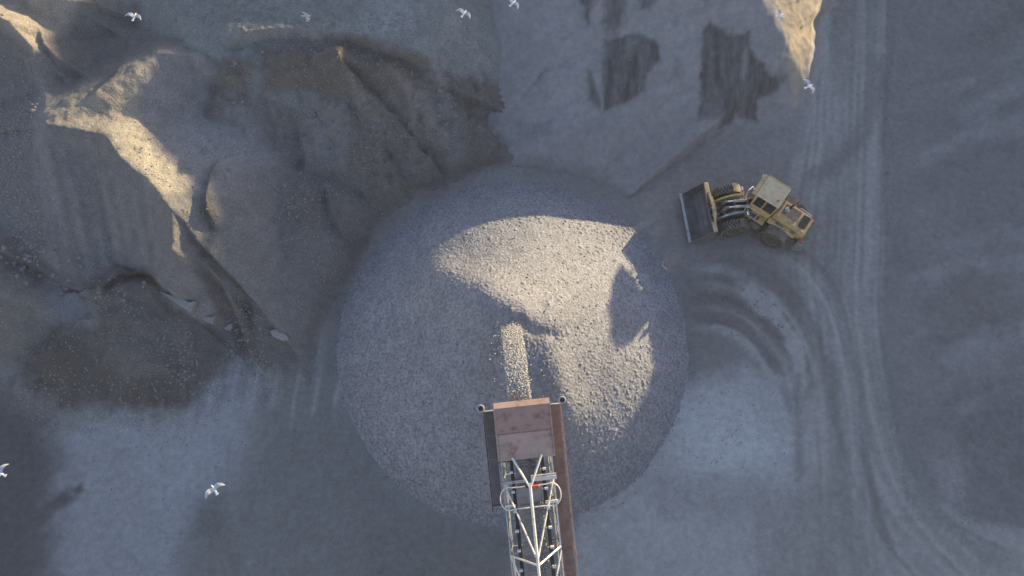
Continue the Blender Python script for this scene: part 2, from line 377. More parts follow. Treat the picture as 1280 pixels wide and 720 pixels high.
# ------------------------------------------------------------------ heaps
YARD = []
def heap_field(X, Y, crests, base, noise=.35, nscale=3.0, fine=.06, fscale=.6, paints=None, top=None, gull=0, joint=False, SM=.16, rnd_=.03, rough_=0, cut=None):
    """crests: list of (points with z, slope left of travel, slope right of travel)"""
    wx = X + .30 * fbm(X, Y, 3.0, 4, 200); wy = Y + .30 * fbm(X, Y, 3.0, 4, 201)
    acc = np.zeros(X.shape)
    for pts_, kl, kr in crests:
        pts = W(pts_)
        # several points per leg, so the slope is measured from every part of the crest
        for p, q in ([(0, 0)] if joint else zip(pts[:-1], pts[1:])):
            d, s, z, al = line_dist(wx, wy, smooth_line(pts, 4) if joint else [p, q])
            k = np.where(s > 0, kl, kr)
            dd = np.sqrt(d * d + rnd_) - math.sqrt(rnd_)
            acc += np.exp(np.clip((z - k * dd) / SM, -600, 600))
    h = SM * np.log(acc + 1e-290)
    if top is not None: h = np.where(h > top, top + (h - top) * .25, h)
    if cut is not None:
        d, s, _, al = line_dist(wx, wy, smooth_line(W(cut), 4)); h = h - 1.0 * np.where(s > 0, d, 0)
    h = np.where(h < .9, np.where(h < -.9, np.maximum(h, -3) * .3 - .2, (h + .9) ** 2 / 3.6), h) - .03
    body = sstep(.0, 1.2, h)
    h = h + body * noise * fbm(X, Y, nscale, 5, 210) + fine * fbm(X, Y, fscale, 3, 211, .6)
    if gull: h = h - body * gull * np.abs(fbm(X, Y, 1.1, 3, 212))
    if rough_:
        sh, rid = stones(X, Y, .34, 221); h = h + rough_ * sh * (rid > .45) * body
    h = h + .035 * fbm(X, Y, .35, 2, 222) * body
    h = h - 2.2 * (1 - sstep(PR - .8, PR + 2.4, np.hypot(X - PC[0], Y - PC[1])))      # the pile was tipped on level ground
    T = Tone(X, Y, base); T.mul(1 + .14 * fbm(X, Y, 4, 5, 215))
    if paints: paints(T)
    T.mul(1 + .16 * fbm(X, Y, .7, 4, 216, .7))
    return h, T

def toe_tone(T, X, Y, over, toe_c):
    toe = 1 - sstep(.0, .40, over + .16 * fbm(X, Y, 1.0, 5, 217, .7) - .03); k = toe[..., None]; T.c = T.c * (1 - k) + ground_tone(X, Y).c * k

def heap(name, crests, label, cat, mat, base, **kw):
    """one heap of the mound field: kept until all are known, so that they run into each other softly"""
    YARD.append((name, label, cat, crests, base, kw))

def lone_heap(name, crests, label, cat, mat, base, step=.11, skirt=.35, toe_c=(.17, .168, .172), **kw):
    allp = [(p, min(c[1], c[2])) for c in crests for p in W(c[0])]
    rr = max(p[2] / k for p, k in allp) + 2
    x0 = max(min(p[0] for p, k in allp) - rr, -60); x1 = min(max(p[0] for p, k in allp) + rr, 60)
    y0 = max(min(p[1] for p, k in allp) - rr, -12); y1 = min(max(p[1] for p, k in allp) + rr, 60)
    gx = np.arange(x0, x1, step); gy = np.arange(y0, y1, step); X, Y = np.meshgrid(gx, gy)
    h, T = heap_field(X, Y, crests, base, **kw); h0 = ground_height(X, Y)
    toe_tone(T, X, Y, h - h0, toe_c)
    o = grid_mesh(name, gx, gy, h, T.c, mat, keep=h > h0 - skirt); tag(o, label, cat); return o

def build_yard(mat, step=.105, soft=.06):
    gx = np.arange(-52, 4.5, step); gy = np.arange(1, 50, step); X, Y = np.meshgrid(gx, gy)
    hs, ts = [], []
    for name, label, cat, crests, base, kw in YARD:
        h, T = heap_field(X, Y, crests, base, **kw); hs.append(h); ts.append(T.c)
    Hs = np.stack(hs); mx = Hs.max(0); own = Hs.argmax(0)
    e = np.exp((Hs - mx) / soft); Z = mx + soft * np.log(e.sum(0)) - soft * .2
    # slip scars: short steps where material has slid or been dug away (high side on the left of the line)
    for pts, A, L in [([(286, 305), (273, 275), (275, 240), (288, 212), (310, 196)], -.55, 1.6), ([(312, 112), (290, 120), (264, 108), (248, 88)], -.50, 1.0),
                      ([(290, 84), (330, 74), (365, 70), (400, 74), (432, 72), (470, 84), (505, 92), (538, 104)], .65, 1.3),
                      ([(258, 325), (278, 360), (290, 400), (305, 440), (318, 462)], .50, 1.0), ([(122, 375), (130, 355), (150, 343), (182, 341), (208, 360), (236, 384)], .60, 1.3),
                      ([(446, 78), (440, 104), (458, 122), (492, 150), (530, 190), (560, 212)], -.50, 1.4), ([(-20, 306), (30, 326), (70, 350), (112, 374)], .55, 1.2),
                      ([(40, 470), (34, 440), (50, 412), (85, 396), (120, 398)], -.40, 1.2), ([(345, 130), (372, 160), (380, 195), (362, 220)], .40, 1.3),
                      ([(170, 96), (164, 120), (150, 138), (136, 160)], .28, .8), ([(75, 60), (90, 95), (130, 110)], .35, 1.2), ([(400, 225), (415, 270), (440, 300)], .35, 1.5)]:
        d, sd, _, al = line_dist(X + .22 * fbm(X, Y, 1.5, 4, 240), Y + .22 * fbm(X, Y, 1.5, 4, 241), smooth_line(W(pts, 2.2)))
        tot = sum(math.hypot(q[0] - p[0], q[1] - p[1]) for p, q in zip(W(pts, 2.2)[:-1], W(pts, 2.2)[1:]))
        fade = sstep(0, 1.2, al) * sstep(0, 1.2, tot - al); step_ = sstep(-.16, .16, d * sd * (1 if A > 0 else -1))
        Z = Z + abs(A) * fade * np.exp(-d / L) * (step_ - .5) * 1.3
    mixn = .35 * fbm(X, Y, .9, 5, 230, .7)
    wgt = np.stack([np.exp((Hs[k] + mixn * math.sin(k * 2.4 + 1) - mx) / .09) for k in range(len(hs))])
    wgt /= wgt.sum(0); tone = sum(wgt[k][..., None] * ts[k] for k in range(len(hs)))
    h0 = ground_height(X, Y); T = Tone(X, Y, (.1, .1, .1)); T.c = tone; toe_tone(T, X, Y, Z - h0, (.17, .168, .172))
    T.c *= .90
    DK = (.072, .069, .068)
    T.stroke([(262, 325), (280, 375), (297, 425), (318, 460)], .45, DK, .8, .3, warp=.6, z=1, seed=501)
    T.stroke([(300, 205), (284, 225), (277, 255), (283, 300), (268, 330)], .25, DK, .75, .25, warp=.4, z=2, seed=502)  # crease shade painted along the round mound's left edge
    T.poly([(225, 145), (300, 140), (318, 200), (262, 222), (230, 190)], (.205, .203, .212), .7, .8, 1.0, 1.2, z=3.5, seed=503)
    T.poly([(392, 130), (440, 145), (432, 215), (385, 195)], (.185, .180, .186), .6, .8, 1.0, 1.2, z=2.2, seed=504)
    T.poly([(320, 58), (440, 50), (540, 66), (538, 98), (450, 112), (330, 100)], (.108, .098, .092), .85, .5, .7, 1.4, z=4.6, seed=505)
    T.stroke([(478, 92), (500, 110), (535, 145), (570, 185)], .35, (.180, .165, .155), .7, .3, warp=.6, z=2.5, seed=506)
    T.stroke([(440, 95), (445, 115), (470, 150), (500, 180)], .3, (.170, .158, .150), .55, .3, warp=.6, z=3.2, seed=507)
    T.stroke([(128, 358), (145, 345), (180, 343), (205, 362)], .35, (.07, .066, .068), .8, .3, warp=.4, z=2.3, seed=508)
    T.stroke([(248, 92), (262, 105), (285, 118), (305, 112)], .28, (.095, .088, .086), .75, .25, warp=.4, z=4.2, seed=509)  # shade under the small scarp, painted as a dark line
    T.stroke([(-20, 312), (30, 330), (70, 355), (120, 378)], .5, (.085, .083, .09), .75, .4, warp=.7, z=1.5, seed=510)
    T.poly([(62, 352), (110, 372), (125, 400), (90, 412), (60, 395)], (.175, .182, .20), .7, .7, .8, z=.8, seed=511)
    T.stroke([(-10, 362), (30, 380), (70, 402)], .45, (.19, .175, .155), .7, .4, warp=.7, z=1.6, seed=512)
    T.poly([(345, 300), (420, 290), (430, 380), (370, 400)], (.135, .135, .14), .6, 1.2, 1.2, z=1.2, seed=513)
    T.poly([(205, 250), (250, 262), (262, 320), (225, 360), (212, 320)], (.150, .142, .138), .7, .5, .6, z=3, seed=514)
    T.stroke([(60, 108), (75, 160), (70, 230), (62, 300)], .6, (.175, .178, .19), .5, .5, warp=.6, z=2.5, seed=515)
    T.poly([(150, 95), (172, 95), (160, 150), (138, 150)], (.30, .26, .21), .7, .3, .4, z=4.9, seed=516)  # widens the painted sunlight on the ridge top
    nx = len(gx); ny = len(gy); idx = np.arange(nx * ny).reshape(ny, nx)
    F = np.stack([idx[:-1, :-1], idx[:-1, 1:], idx[1:, 1:], idx[1:, :-1]], -1).reshape(-1, 4)
    up = (Z > h0 - .35).ravel(); F = F[up[F].any(1)]
    owner = own.ravel()[F[:, 0]]
    # shared normals, so that neighbouring heaps meet without a seam
    gyy, gxx = np.gradient(Z, step); N = np.stack([-gxx, -gyy, np.ones_like(Z)], -1); N /= np.linalg.norm(N, axis=-1, keepdims=True); N = N.reshape(-1, 3)
    V = np.stack([X.ravel(), Y.ravel(), Z.ravel()], 1)
    tn = T.c.reshape(-1, 3)
    for k, (name, label, cat, crests, base, kw) in enumerate(YARD):
        f = F[owner == k]
        if not len(f): continue
        used = np.zeros(nx * ny, bool); used[f.ravel()] = True; remap = np.cumsum(used) - 1; f = remap[f]
        me = bpy.data.meshes.new(name); v = V[used].astype(np.float32)
        me.vertices.add(len(v)); me.vertices.foreach_set('co', v.ravel())
        me.loops.add(f.size); me.loops.foreach_set('vertex_index', f.ravel().astype(np.int32))
        me.polygons.add(len(f)); me.polygons.foreach_set('loop_start', np.arange(0, f.size, 4, dtype=np.int32)); me.polygons.foreach_set('loop_total', np.full(len(f), 4, np.int32))
        me.polygons.foreach_set('use_smooth', np.ones(len(f), bool)); me.update(calc_edges=True)
        ca = me.color_attributes.new('tone', 'FLOAT_COLOR', 'POINT'); c4 = np.ones((len(v), 4), np.float32); c4[:, :3] = np.clip(tn[used], .01, .8); ca.data.foreach_set('color', c4.ravel())
        me.normals_split_custom_set_from_vertices(N[used].tolist())
        me.materials.append(mat); o = bpy.data.objects.new(name, me); col.objects.link(o); tag(o, label, cat)

# ---- big conical gravel pile
PC = (0.05, 10.25); PR = 11.85
def pile():
    st = .046
    gx = np.arange(PC[0] - 13, PC[0] + 13, st); gy = np.arange(PC[1] - 13, PC[1] + 13, st); X, Y = np.meshgrid(gx, gy)
    ax, ay = at(643, 405, 7.7)
    # distances from an apex that sits a little off the centre of the foot
    dx, dy = X - PC[0], Y - PC[1]; th = np.arctan2(dy, dx)
    r = np.hypot(dx, dy)
    rr = r + .07 * fbm(np.cos(th) * 3 + 9, np.sin(th) * 3, .8, 3, 301) * sstep(3, 10, r)
    h = 7.95 * (1 - rr / PR)
    h = np.where(h > 7.4, 7.4 + (h - 7.4) * .45, h)
    h = h + np.where(rr > PR - 1.2, .10 * ((rr - PR + 1.2) / 1.2) ** 2, 0)
    h = h + .06 * fbm(X, Y, 3.2, 4, 302)
    # shoulder that runs off to the far left of the apex, hollow where the stream lands
    sx, sy = PC[0] - 7.2, PC[1] + 4.3
    d, s, _, al = line_dist(X, Y, [(PC[0], PC[1]), (sx, sy)])
    h = h + .95 * np.exp(-(d / 1.9) ** 2) * sstep(0, 2.5, al) * (1 - sstep(5.5, 8.4, al))
    sx, sy = PC[0] + 4.3, PC[1] - 7.5
    d, s, _, al = line_dist(X, Y, [(PC[0] + .7, PC[1] - 1.1), (sx, sy)])
    h = h + .85 * np.exp(-(d / 1.7) ** 2) * sstep(0, 2.5, al) * (1 - sstep(4.6, 7.4, al))
    tx0, ty0 = at(668, 430, 7.2); tx1, ty1 = at(682, 510, 5.4)
    d, s, _, al = line_dist(X, Y, [(tx0, ty0), (tx1, ty1)])
    h = h - .30 * np.exp(-(d / .9) ** 2)
    L = smooth_line([p[:2] for p in W([(622, 404), (634, 398), (650, 400), (668, 410), (692, 411)], 7.6)])
    d, s, _, al = line_dist(X, Y, L)
    h = h - .20 * np.exp(-(d / .36) ** 2)
    sh, rid = stones(X, Y, .105, 311); sh2, rid2 = stones(X + 3.3, Y, .20, 331); big = sstep(6, 11.5, r)
    h = h + .042 * (sh - .5) * (.5 + rid) + .024 * (rid - .5) + np.where(rid2 > .97 - .32 * big, .055 * sh2, 0)
    T = Tone(X, Y, (.212, .214, .238))
    T.mul(1 + .07 * fbm(np.cos(th) * 9, np.sin(th) * 9, 1.0, 4, 303) * sstep(2, 6, r)); T.mul(.76 + .48 * rid)
    out = sstep(9.0, 11.8, r)
    # coarser, greyer stones roll to the foot; tone darkens towards the foot
    T.mul(1 - .12 * out)
    o = grid_mesh('gravel_pile', gx, gy, h, T.c, M['gravel'], keep=(h > ground_height(X, Y) - .25) & (rr < PR + .8))
    tag(o, 'large round pile of pale crushed stone below the conveyor', 'gravel pile')
    return o
pile()

# ---- west ridge: crest that catches the sun, steep self-shaded face below it, rubble slope on its left
def p_west(T):
    T.poly([(62, 160), (130, 170), (155, 205), (200, 240), (218, 300), (215, 370), (130, 380), (60, 330)], (.150, .150, .158), .9, .6, .6, z=3)  # self-shade of the steep face, painted slightly darker and cooler
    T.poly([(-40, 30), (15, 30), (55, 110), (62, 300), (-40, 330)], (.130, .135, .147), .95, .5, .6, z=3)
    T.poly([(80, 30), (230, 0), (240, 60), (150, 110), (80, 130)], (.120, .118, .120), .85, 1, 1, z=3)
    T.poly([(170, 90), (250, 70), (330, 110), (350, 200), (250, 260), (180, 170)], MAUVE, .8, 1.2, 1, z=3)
    T.poly([(130, 165), (170, 150), (245, 235), (215, 255)], (.36, .32, .26), .9, .4, .4, z=4)  # sunlit strip beside the crest, its brightness painted in
    T.poly([(60, 150), (180, 90), (170, 150), (130, 168)], (.27, .245, .21), .8, .4, .4, z=4.5)  # sunlit triangle of the ridge, painted paler and warmer
    T.poly([(-20, -20), (100, -20), (90, 10), (35, 60), (0, 30)], (.30, .26, .22), .8, .5, .5, z=5)  # sunlight on the ridge's far top, put into the tone
    for k in range(14):
        x0 = 70 + k * 10.5; T.stroke([(x0, 175 + k * 5), (x0 - 3, 260 + k * 3), (x0 - 5, 350)], .14, (.19, .19, .20) if k % 2 else (.12, .12, .128), .5, .14, z=2.5, warp=.25, seed=400 + k)
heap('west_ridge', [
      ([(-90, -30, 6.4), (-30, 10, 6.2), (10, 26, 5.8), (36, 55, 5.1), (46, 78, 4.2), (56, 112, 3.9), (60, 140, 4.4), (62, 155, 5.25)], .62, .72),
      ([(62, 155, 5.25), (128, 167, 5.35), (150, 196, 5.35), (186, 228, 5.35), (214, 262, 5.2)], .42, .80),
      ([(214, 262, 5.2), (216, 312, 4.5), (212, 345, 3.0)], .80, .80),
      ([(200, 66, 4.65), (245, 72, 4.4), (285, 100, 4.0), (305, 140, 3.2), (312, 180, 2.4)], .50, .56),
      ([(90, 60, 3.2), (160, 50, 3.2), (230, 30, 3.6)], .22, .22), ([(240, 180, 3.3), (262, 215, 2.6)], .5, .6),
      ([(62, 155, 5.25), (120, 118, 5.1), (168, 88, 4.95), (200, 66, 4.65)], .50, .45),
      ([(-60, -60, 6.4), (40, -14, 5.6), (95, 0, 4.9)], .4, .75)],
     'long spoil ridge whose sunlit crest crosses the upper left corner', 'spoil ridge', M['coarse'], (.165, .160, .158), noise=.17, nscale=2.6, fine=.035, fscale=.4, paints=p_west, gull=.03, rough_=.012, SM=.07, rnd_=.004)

# ---- middle brown mound
def p_mid(T):
    T.poly([(220, -20), (540, -20), (540, 70), (440, 78), (300, 75), (250, 45)], (.190, .200, .200), .9, .6, .7, z=4)
    T.poly([(470, 85), (500, 95), (560, 170), (520, 190)], (.17, .158, .15), .6, .6, .8, z=2)
    T.poly([(300, 130), (380, 110), (420, 200), (360, 240), (290, 200)], (.17, .165, .165), .7, 1, 1, z=2)
    T.poly([(500, 60), (540, 50), (585, 190), (570, 200), (520, 120)], (.165, .165, .172), .6, .4, .6, z=2)
    for k in range(26):
        x0 = 300 + k * 10.5; T.stroke([(x0, 80 + 6 * math.sin(k * 1.7)), (x0 + 10, 115 + 10 * math.sin(k)), (x0 + 22, 150 + 20 * math.sin(k * .7))], .15, (.185, .17, .158) if k % 2 else (.09, .083, .08), .4, .15, z=3, warp=.4, seed=430 + k)
heap('earth_mound', [
      ([(290, 80, 4.7), (360, 68, 4.95), (420, 68, 5.1), (480, 78, 4.9), (520, 94, 4.1)], .45, .60),
      ([(505, 80, 4.2), (543, 112, 3.0), (574, 165, 1.5), (596, 206, .2)], 1.3, .34),
      ([(430, 70, 5.2), (452, 118, 4.0), (490, 170, 2.2), (520, 205, .8)], .46, .40),
      ([(300, 118, 3.0), (335, 125, 3.1), (400, 170, 2.2), (440, 205, 1.2)], .42, .33)],
     'dark brown earth mound between the sunlit ridge and the smooth slope', 'earth mound', M['brown'], BROWN, noise=.50, nscale=2.3, fine=.12, fscale=.5, paints=p_mid, gull=.42, rough_=.08)

# ---- gravel bench at the top
def p_bench(T):
    T.poly([(470, 0), (520, 0), (520, 45), (440, 60)], (.25, .27, .28), .7, 1, 1, z=4.6)
heap('gravel_bench', [([(240, -40, 6.0), (400, -40, 7.2), (500, -40, 6.0)], .55, .55), ([(262, 22, 5.7), (340, 28, 6.2), (440, 30, 6.2), (500, 32, 5.6)], .7, .7),
                      ([(260, 0, 5.6), (400, 0, 6.4), (505, 0, 6.0)], .6, .6)],
     'blue grey gravel bench along the top edge left of the smooth slope', 'gravel bench', M['coarse'], (.185, .195, .198), noise=.10, nscale=2.2, fine=.05, fscale=.55, top=4.45, paints=p_bench, rough_=.07)

# ---- round mound right of the ridge
heap('earth_mound', [([(315, 235, 2.6), (345, 260, 2.9), (370, 300, 2.6), (350, 360, 1.8), (330, 410, .9)], .33, .40),
                     ([(370, 300, 2.6), (410, 340, 1.3)], .35, .35)],
     'rounded dark mound left of the stone pile, sloping to the sandy flat', 'earth mound', M['brown'], (.116, .114, .117), noise=.40, nscale=2.4, fine=.09, gull=.12, top=2.6)
heap('earth_mound', [([(232, 268, 2.9), (250, 300, 2.8), (262, 345, 2.1), (292, 400, .9), (318, 440, .2)], .7, .50)],
     'narrow dark mound directly below the sunlit tip of the ridge', 'earth mound', M['brown'], (.140, .136, .136), noise=.3, nscale=1.8, fine=.09, gull=.2)
heap('earth_mound', [([(130, 372, 2.2), (150, 356, 2.5), (185, 356, 2.5), (222, 385, 1.8), (238, 420, 1.2), (235, 462, .9)], .8, .35)],
     'crescent shaped dark mound at the foot of the shaded face', 'earth mound', M['brown'], (.105, .102, .103), noise=.22, nscale=1.8, fine=.09, gull=.15)
def p_low(T):
    T.poly([(120, 400), (170, 400), (200, 460), (150, 480)], (.155, .147, .137), .7, .8, .8, z=1)
heap('earth_mound', [([(60, 440, 1.2), (90, 425, 1.4), (140, 430, 1.5), (190, 445, 1.3), (215, 470, .8)], .45, .38), ([(70, 460, 1.1), (85, 495, .5)], .5, .5)],
     'low wide brown mound with a ragged lower edge, lower left', 'earth mound', M['brown'], (.092, .087, .086), noise=.2, nscale=1.5, fine=.12, fscale=.45, top=1.2, paints=p_low)
heap('earth_mound', [([(-60, 350, 2.4), (-10, 372, 2.2), (30, 395, 1.3), (66, 402, .7)], .4, .5)],
     'low dark mound cut off by the left edge', 'earth mound', M['brown'], (.142, .138, .134), noise=.3, nscale=2, fine=.1)
heap('rubble_heap', [([(-60, 290, 2.6), (0, 310, 2.2), (50, 330, 1.5), (110, 372, .7)], .45, .45)],
     'stony rubble spur at the left edge below the shaded face', 'rubble heap', M['coarse'], (.125, .123, .128), noise=.3, nscale=1.6, fine=.14, fscale=.4)
heap('rubble_heap', [([(290, 330, 1.2), (300, 380, 1.1), (312, 420, .8), (330, 452, .3)], .7, .7)],
     'dark stony rubble seam running down to the lone oval slab', 'rubble heap', M['coarse'], (.105, .098, .096), noise=.3, nscale=1.6, fine=.14, fscale=.4)

# ---- smooth slope, top centre, with wet patches; its crest falls to a point by the haul road
def p_slope(T):
    T.poly([(530, -80), (600, -80), (590, 60), (615, 200), (590, 210), (545, 100)], (.125, .142, .175), .95, .35, .2, z=1)  # painted edge shadow, carried on over the slope
    for k in range(40):
        x0 = 600 + k * 9.7 + 5 * math.sin(k * 2.1); T.stroke([(x0, -30), (x0 + 2, 60 + 20 * math.sin(k)), (x0 + 4, 150)], .18, (.235, .23, .235) if k % 2 else (.19, .187, .195), .22, .17, z=2, warp=.3, seed=460 + k)
    wet = (.066, .065, .067)
    T.poly([(752, 58), (800, 56), (820, 70), (822, 85), (806, 100), (808, 118), (770, 130), (755, 138), (752, 100)], wet, .9, .22, .35, 1.2, z=2, brush=.10)
    T.poly([(732, 92), (742, 110), (752, 130), (748, 140), (738, 125)], wet, .75, .3, .35, 1.0, z=1.6, brush=.10)
    T.poly([(868, 60), (878, 52), (900, 65), (925, 62), (935, 85), (960, 98), (982, 96), (975, 112), (950, 120), (955, 142), (925, 138), (905, 152), (872, 152), (872, 110)], wet, .92, .25, .5, 1.0, z=1.6, brush=.10)
    T.poly([(920, 80), (926, 76), (930, 100), (925, 113), (919, 100)], MAUVE, .85, .2, .2, z=1.6, brush=.10)
    T.poly([(640, 155), (662, 158), (690, 155), (688, 175), (668, 180), (650, 170)], (.15, .15, .15), .7, .35, .5, 1.0, z=.6, brush=.10)
    T.poly([(720, -40), (745, -40), (740, 30), (730, 20)], wet, .85, .3, .5, 1, z=3.5, brush=.22)
    T.poly([(750, -40), (785, -40), (780, 30), (768, 45), (752, 30)], wet, .8, .4, .6, 1, z=3.2, brush=.22)
    T.poly([(795, -40), (825, -40), (812, 22), (798, 20)], wet, .75, .3, .5, 1, z=3.2, brush=.22)
    T.poly([(855, -20), (868, -20), (882, 14), (876, 18)], wet, .6, .2, .3, 1, z=3)
    T.poly([(835, 85), (845, 88), (848, 115), (838, 105)], (.15, .15, .152), .6, .3, .4, z=1.6, brush=.10)
    T.poly([(965, 165), (1005, 150), (1010, 185), (975, 185)], (.13, .125, .13), .7, .5, .8, 1, z=.3, brush=.22)
    T.poly([(940, -20), (1032, -20), (1018, 60), (1008, 112)], (.31, .26, .20), .9, .3, .3, z=2.6)  # sunlit wedge beside the crest, painted as a warm pale tone
    T.poly([(600, 190), (800, 160), (1000, 160), (1000, 240), (600, 240)], (.195, .185, .188), .6, 1.2, .8, z=0)
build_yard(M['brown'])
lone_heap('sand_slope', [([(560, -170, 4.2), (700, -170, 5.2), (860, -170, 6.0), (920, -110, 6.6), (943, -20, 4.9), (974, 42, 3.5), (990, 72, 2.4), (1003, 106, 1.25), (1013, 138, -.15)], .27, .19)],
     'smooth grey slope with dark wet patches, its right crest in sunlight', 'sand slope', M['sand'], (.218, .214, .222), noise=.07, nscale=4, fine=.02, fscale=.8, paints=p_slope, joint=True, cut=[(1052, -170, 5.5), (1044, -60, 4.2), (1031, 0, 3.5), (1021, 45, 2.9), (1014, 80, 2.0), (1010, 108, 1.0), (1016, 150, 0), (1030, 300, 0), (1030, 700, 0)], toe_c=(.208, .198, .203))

# ------------------------------------------------------------------ mesh builder
SPLIT = {'locker_lid', 'cab_pillar', 'roof_edge_angle', 'idler_bracket', 'walkway_bearer', 'hoop_stay', 'roller_box', 'drive_beam', 'rail_posts', 'handrail',
         'end_bar', 'lamp_stalk', 'head_hood', 'idler_roller', 'front_frame', 'platform', 'front_roof_sheet', 'cooling_grille', 'steps', 'rivets', 'hub_bolts', 'rear_axle', 'side_locker', 'bucket_bracket'}
class MB:
    def __init__(s, Mx=None): s.v = []; s.f = []; s.M = Mx or Matrix.Identity(4); s.cuts = []
    def add(s, vs, fs, Mx=None):
        b = len(s.v); s.cuts.append((b, len(s.f))); m = s.M @ Mx if Mx is not None else s.M
        s.v += [tuple(m @ Vector(p)) for p in vs]; s.f += [tuple(b + i for i in f) for f in fs]; return s
    def box(s, x0, x1, y0, y1, z0, z1, Mx=None, bev=0.0):
        if bev <= 0:
            vs = [(x, y, z) for z in (z0, z1) for y in (y0, y1) for x in (x0, x1)]
            return s.add(vs, [(0, 2, 3, 1), (4, 5, 7, 6), (0, 1, 5, 4), (2, 6, 7, 3), (0, 4, 6, 2), (1, 3, 7, 5)], Mx)
        b = min(bev, (x1 - x0) / 2.1, (y1 - y0) / 2.1, (z1 - z0) / 2.1)
        def ring(i, z): return [(x0 + i, y0 + b, z), (x0 + b, y0 + i, z), (x1 - b, y0 + i, z), (x1 - i, y0 + b, z), (x1 - i, y1 - b, z), (x1 - b, y1 - i, z), (x0 + b, y1 - i, z), (x0 + i, y1 - b, z)]
        def inner(z): return [(x0 + b, y0 + b, z)] * 0 + [(x0 + b, y0 + b * 1.3, z), (x0 + b * 1.3, y0 + b, z), (x1 - b * 1.3, y0 + b, z), (x1 - b, y0 + b * 1.3, z), (x1 - b, y1 - b * 1.3, z), (x1 - b * 1.3, y1 - b, z), (x0 + b * 1.3, y1 - b, z), (x0 + b, y1 - b * 1.3, z)]
        vs = inner(z0) + ring(0, z0 + b) + ring(0, z1 - b) + inner(z1)
        fs = [tuple(range(7, -1, -1)), tuple(range(24, 32))]
        for k in range(3):
            for i in range(8): j = (i + 1) % 8; fs.append((k * 8 + i, k * 8 + j, k * 8 + 8 + j, k * 8 + 8 + i))
        return s.add(vs, fs, Mx)
    def prism(s, prof, a0, a1, axis='y', Mx=None):
        """profile in two axes, extruded along the third"""
        def P(p, a): return (p[0], a, p[1]) if axis == 'y' else ((a, p[0], p[1]) if axis == 'x' else (p[0], p[1], a))
        n = len(prof); vs = [P(p, a0) for p in prof] + [P(p, a1) for p in prof]
        fs = [tuple(range(n)), tuple(range(2 * n - 1, n - 1, -1))] + [(i, n + i, n + (i + 1) % n, (i + 1) % n) for i in range(n)]
        return s.add(vs, fs, Mx)
    def tube(s, pts, r, n=8, closed=False, r2=None):
        P = [Vector(p) for p in pts]; N = len(P); rings = []
        up = None
        for i in range(N):
            if closed: t = (P[(i + 1) % N] - P[i - 1]).normalized()
            else: t = (P[min(i + 1, N - 1)] - P[max(i - 1, 0)]).normalized()
            if up is None or abs(up.dot(t)) > .95: up = Vector((0, 0, 1)) if abs(t.z) < .9 else Vector((1, 0, 0))
            a = t.cross(up).normalized(); b = a.cross(t).normalized(); up = b
            rad = r if r2 is None else r + (r2 - r) * i / max(N - 1, 1)
            rings.append([P[i] + a * rad * math.cos(2 * math.pi * k / n) + b * rad * math.sin(2 * math.pi * k / n) for k in range(n)])
        vs = [tuple(p) for ring in rings for p in ring]; fs = []
        for i in range(N if closed else N - 1):
            j = (i + 1) % N
            for k in range(n): l = (k + 1) % n; fs.append((i * n + k, i * n + l, j * n + l, j * n + k))
        if not closed: fs += [tuple(range(n - 1, -1, -1)), tuple((N - 1) * n + k for k in range(n))]
        return s.add(vs, fs)
    def lathe(s, prof, n=32, Mx=None):
        """profile (r, y) turned round the local y axis"""
        vs = []; fs = []; m = len(prof)
        for k in range(n):
            a = 2 * math.pi * k / n
            vs += [(r * math.cos(a), y, r * math.sin(a)) for r, y in prof]
        for k in range(n):
            l = (k + 1) % n
            for i in range(m - 1): fs.append((k * m + i, k * m + i + 1, l * m + i + 1, l * m + i))
        fs += [tuple(k * m for k in range(n)), tuple(k * m + m - 1 for k in range(n - 1, -1, -1))]
        return s.add(vs, fs, Mx)
    def build(s, name, mat, parent=None, smooth=False, off=(0, 0, 0)):
        if name in SPLIT and len(s.cuts) > 1:
            out = None; cu = s.cuts + [(len(s.v), len(s.f))]
            for (v0, f0), (v1, f1) in zip(cu[:-1], cu[1:]):
                q = MB(); q.v = s.v[v0:v1]; q.f = [tuple(i - v0 for i in f) for f in s.f[f0:f1]]
                o = q.build(name.replace('rail_posts', 'rail_post').replace('steps', 'step').replace('rivets', 'rivet').replace('hub_bolts', 'hub_bolt'), mat, parent, smooth, off); out = out or o
            return out
        me = bpy.data.meshes.new(name)
        me.from_pydata([(a - off[0], b - off[1], c - off[2]) for a, b, c in s.v], [], s.f)
        me.materials.append(mat if not isinstance(mat, str) else M[mat])
        import bmesh
        bm = bmesh.new(); bm.from_mesh(me); bmesh.ops.recalc_face_normals(bm, faces=bm.faces); bm.to_mesh(me); bm.free()
        if smooth:
            me.polygons.foreach_set('use_smooth', [True] * len(me.polygons))
            try: me.set_sharp_from_angle(angle=R(38))
            except Exception: pass
        o = bpy.data.objects.new(name, me); col.objects.link(o); o.parent = parent; return o
def RZ(a): return Matrix.Rotation(a, 4, 'Z')
def TR(x, y, z): return Matrix.Translation((x, y, z))

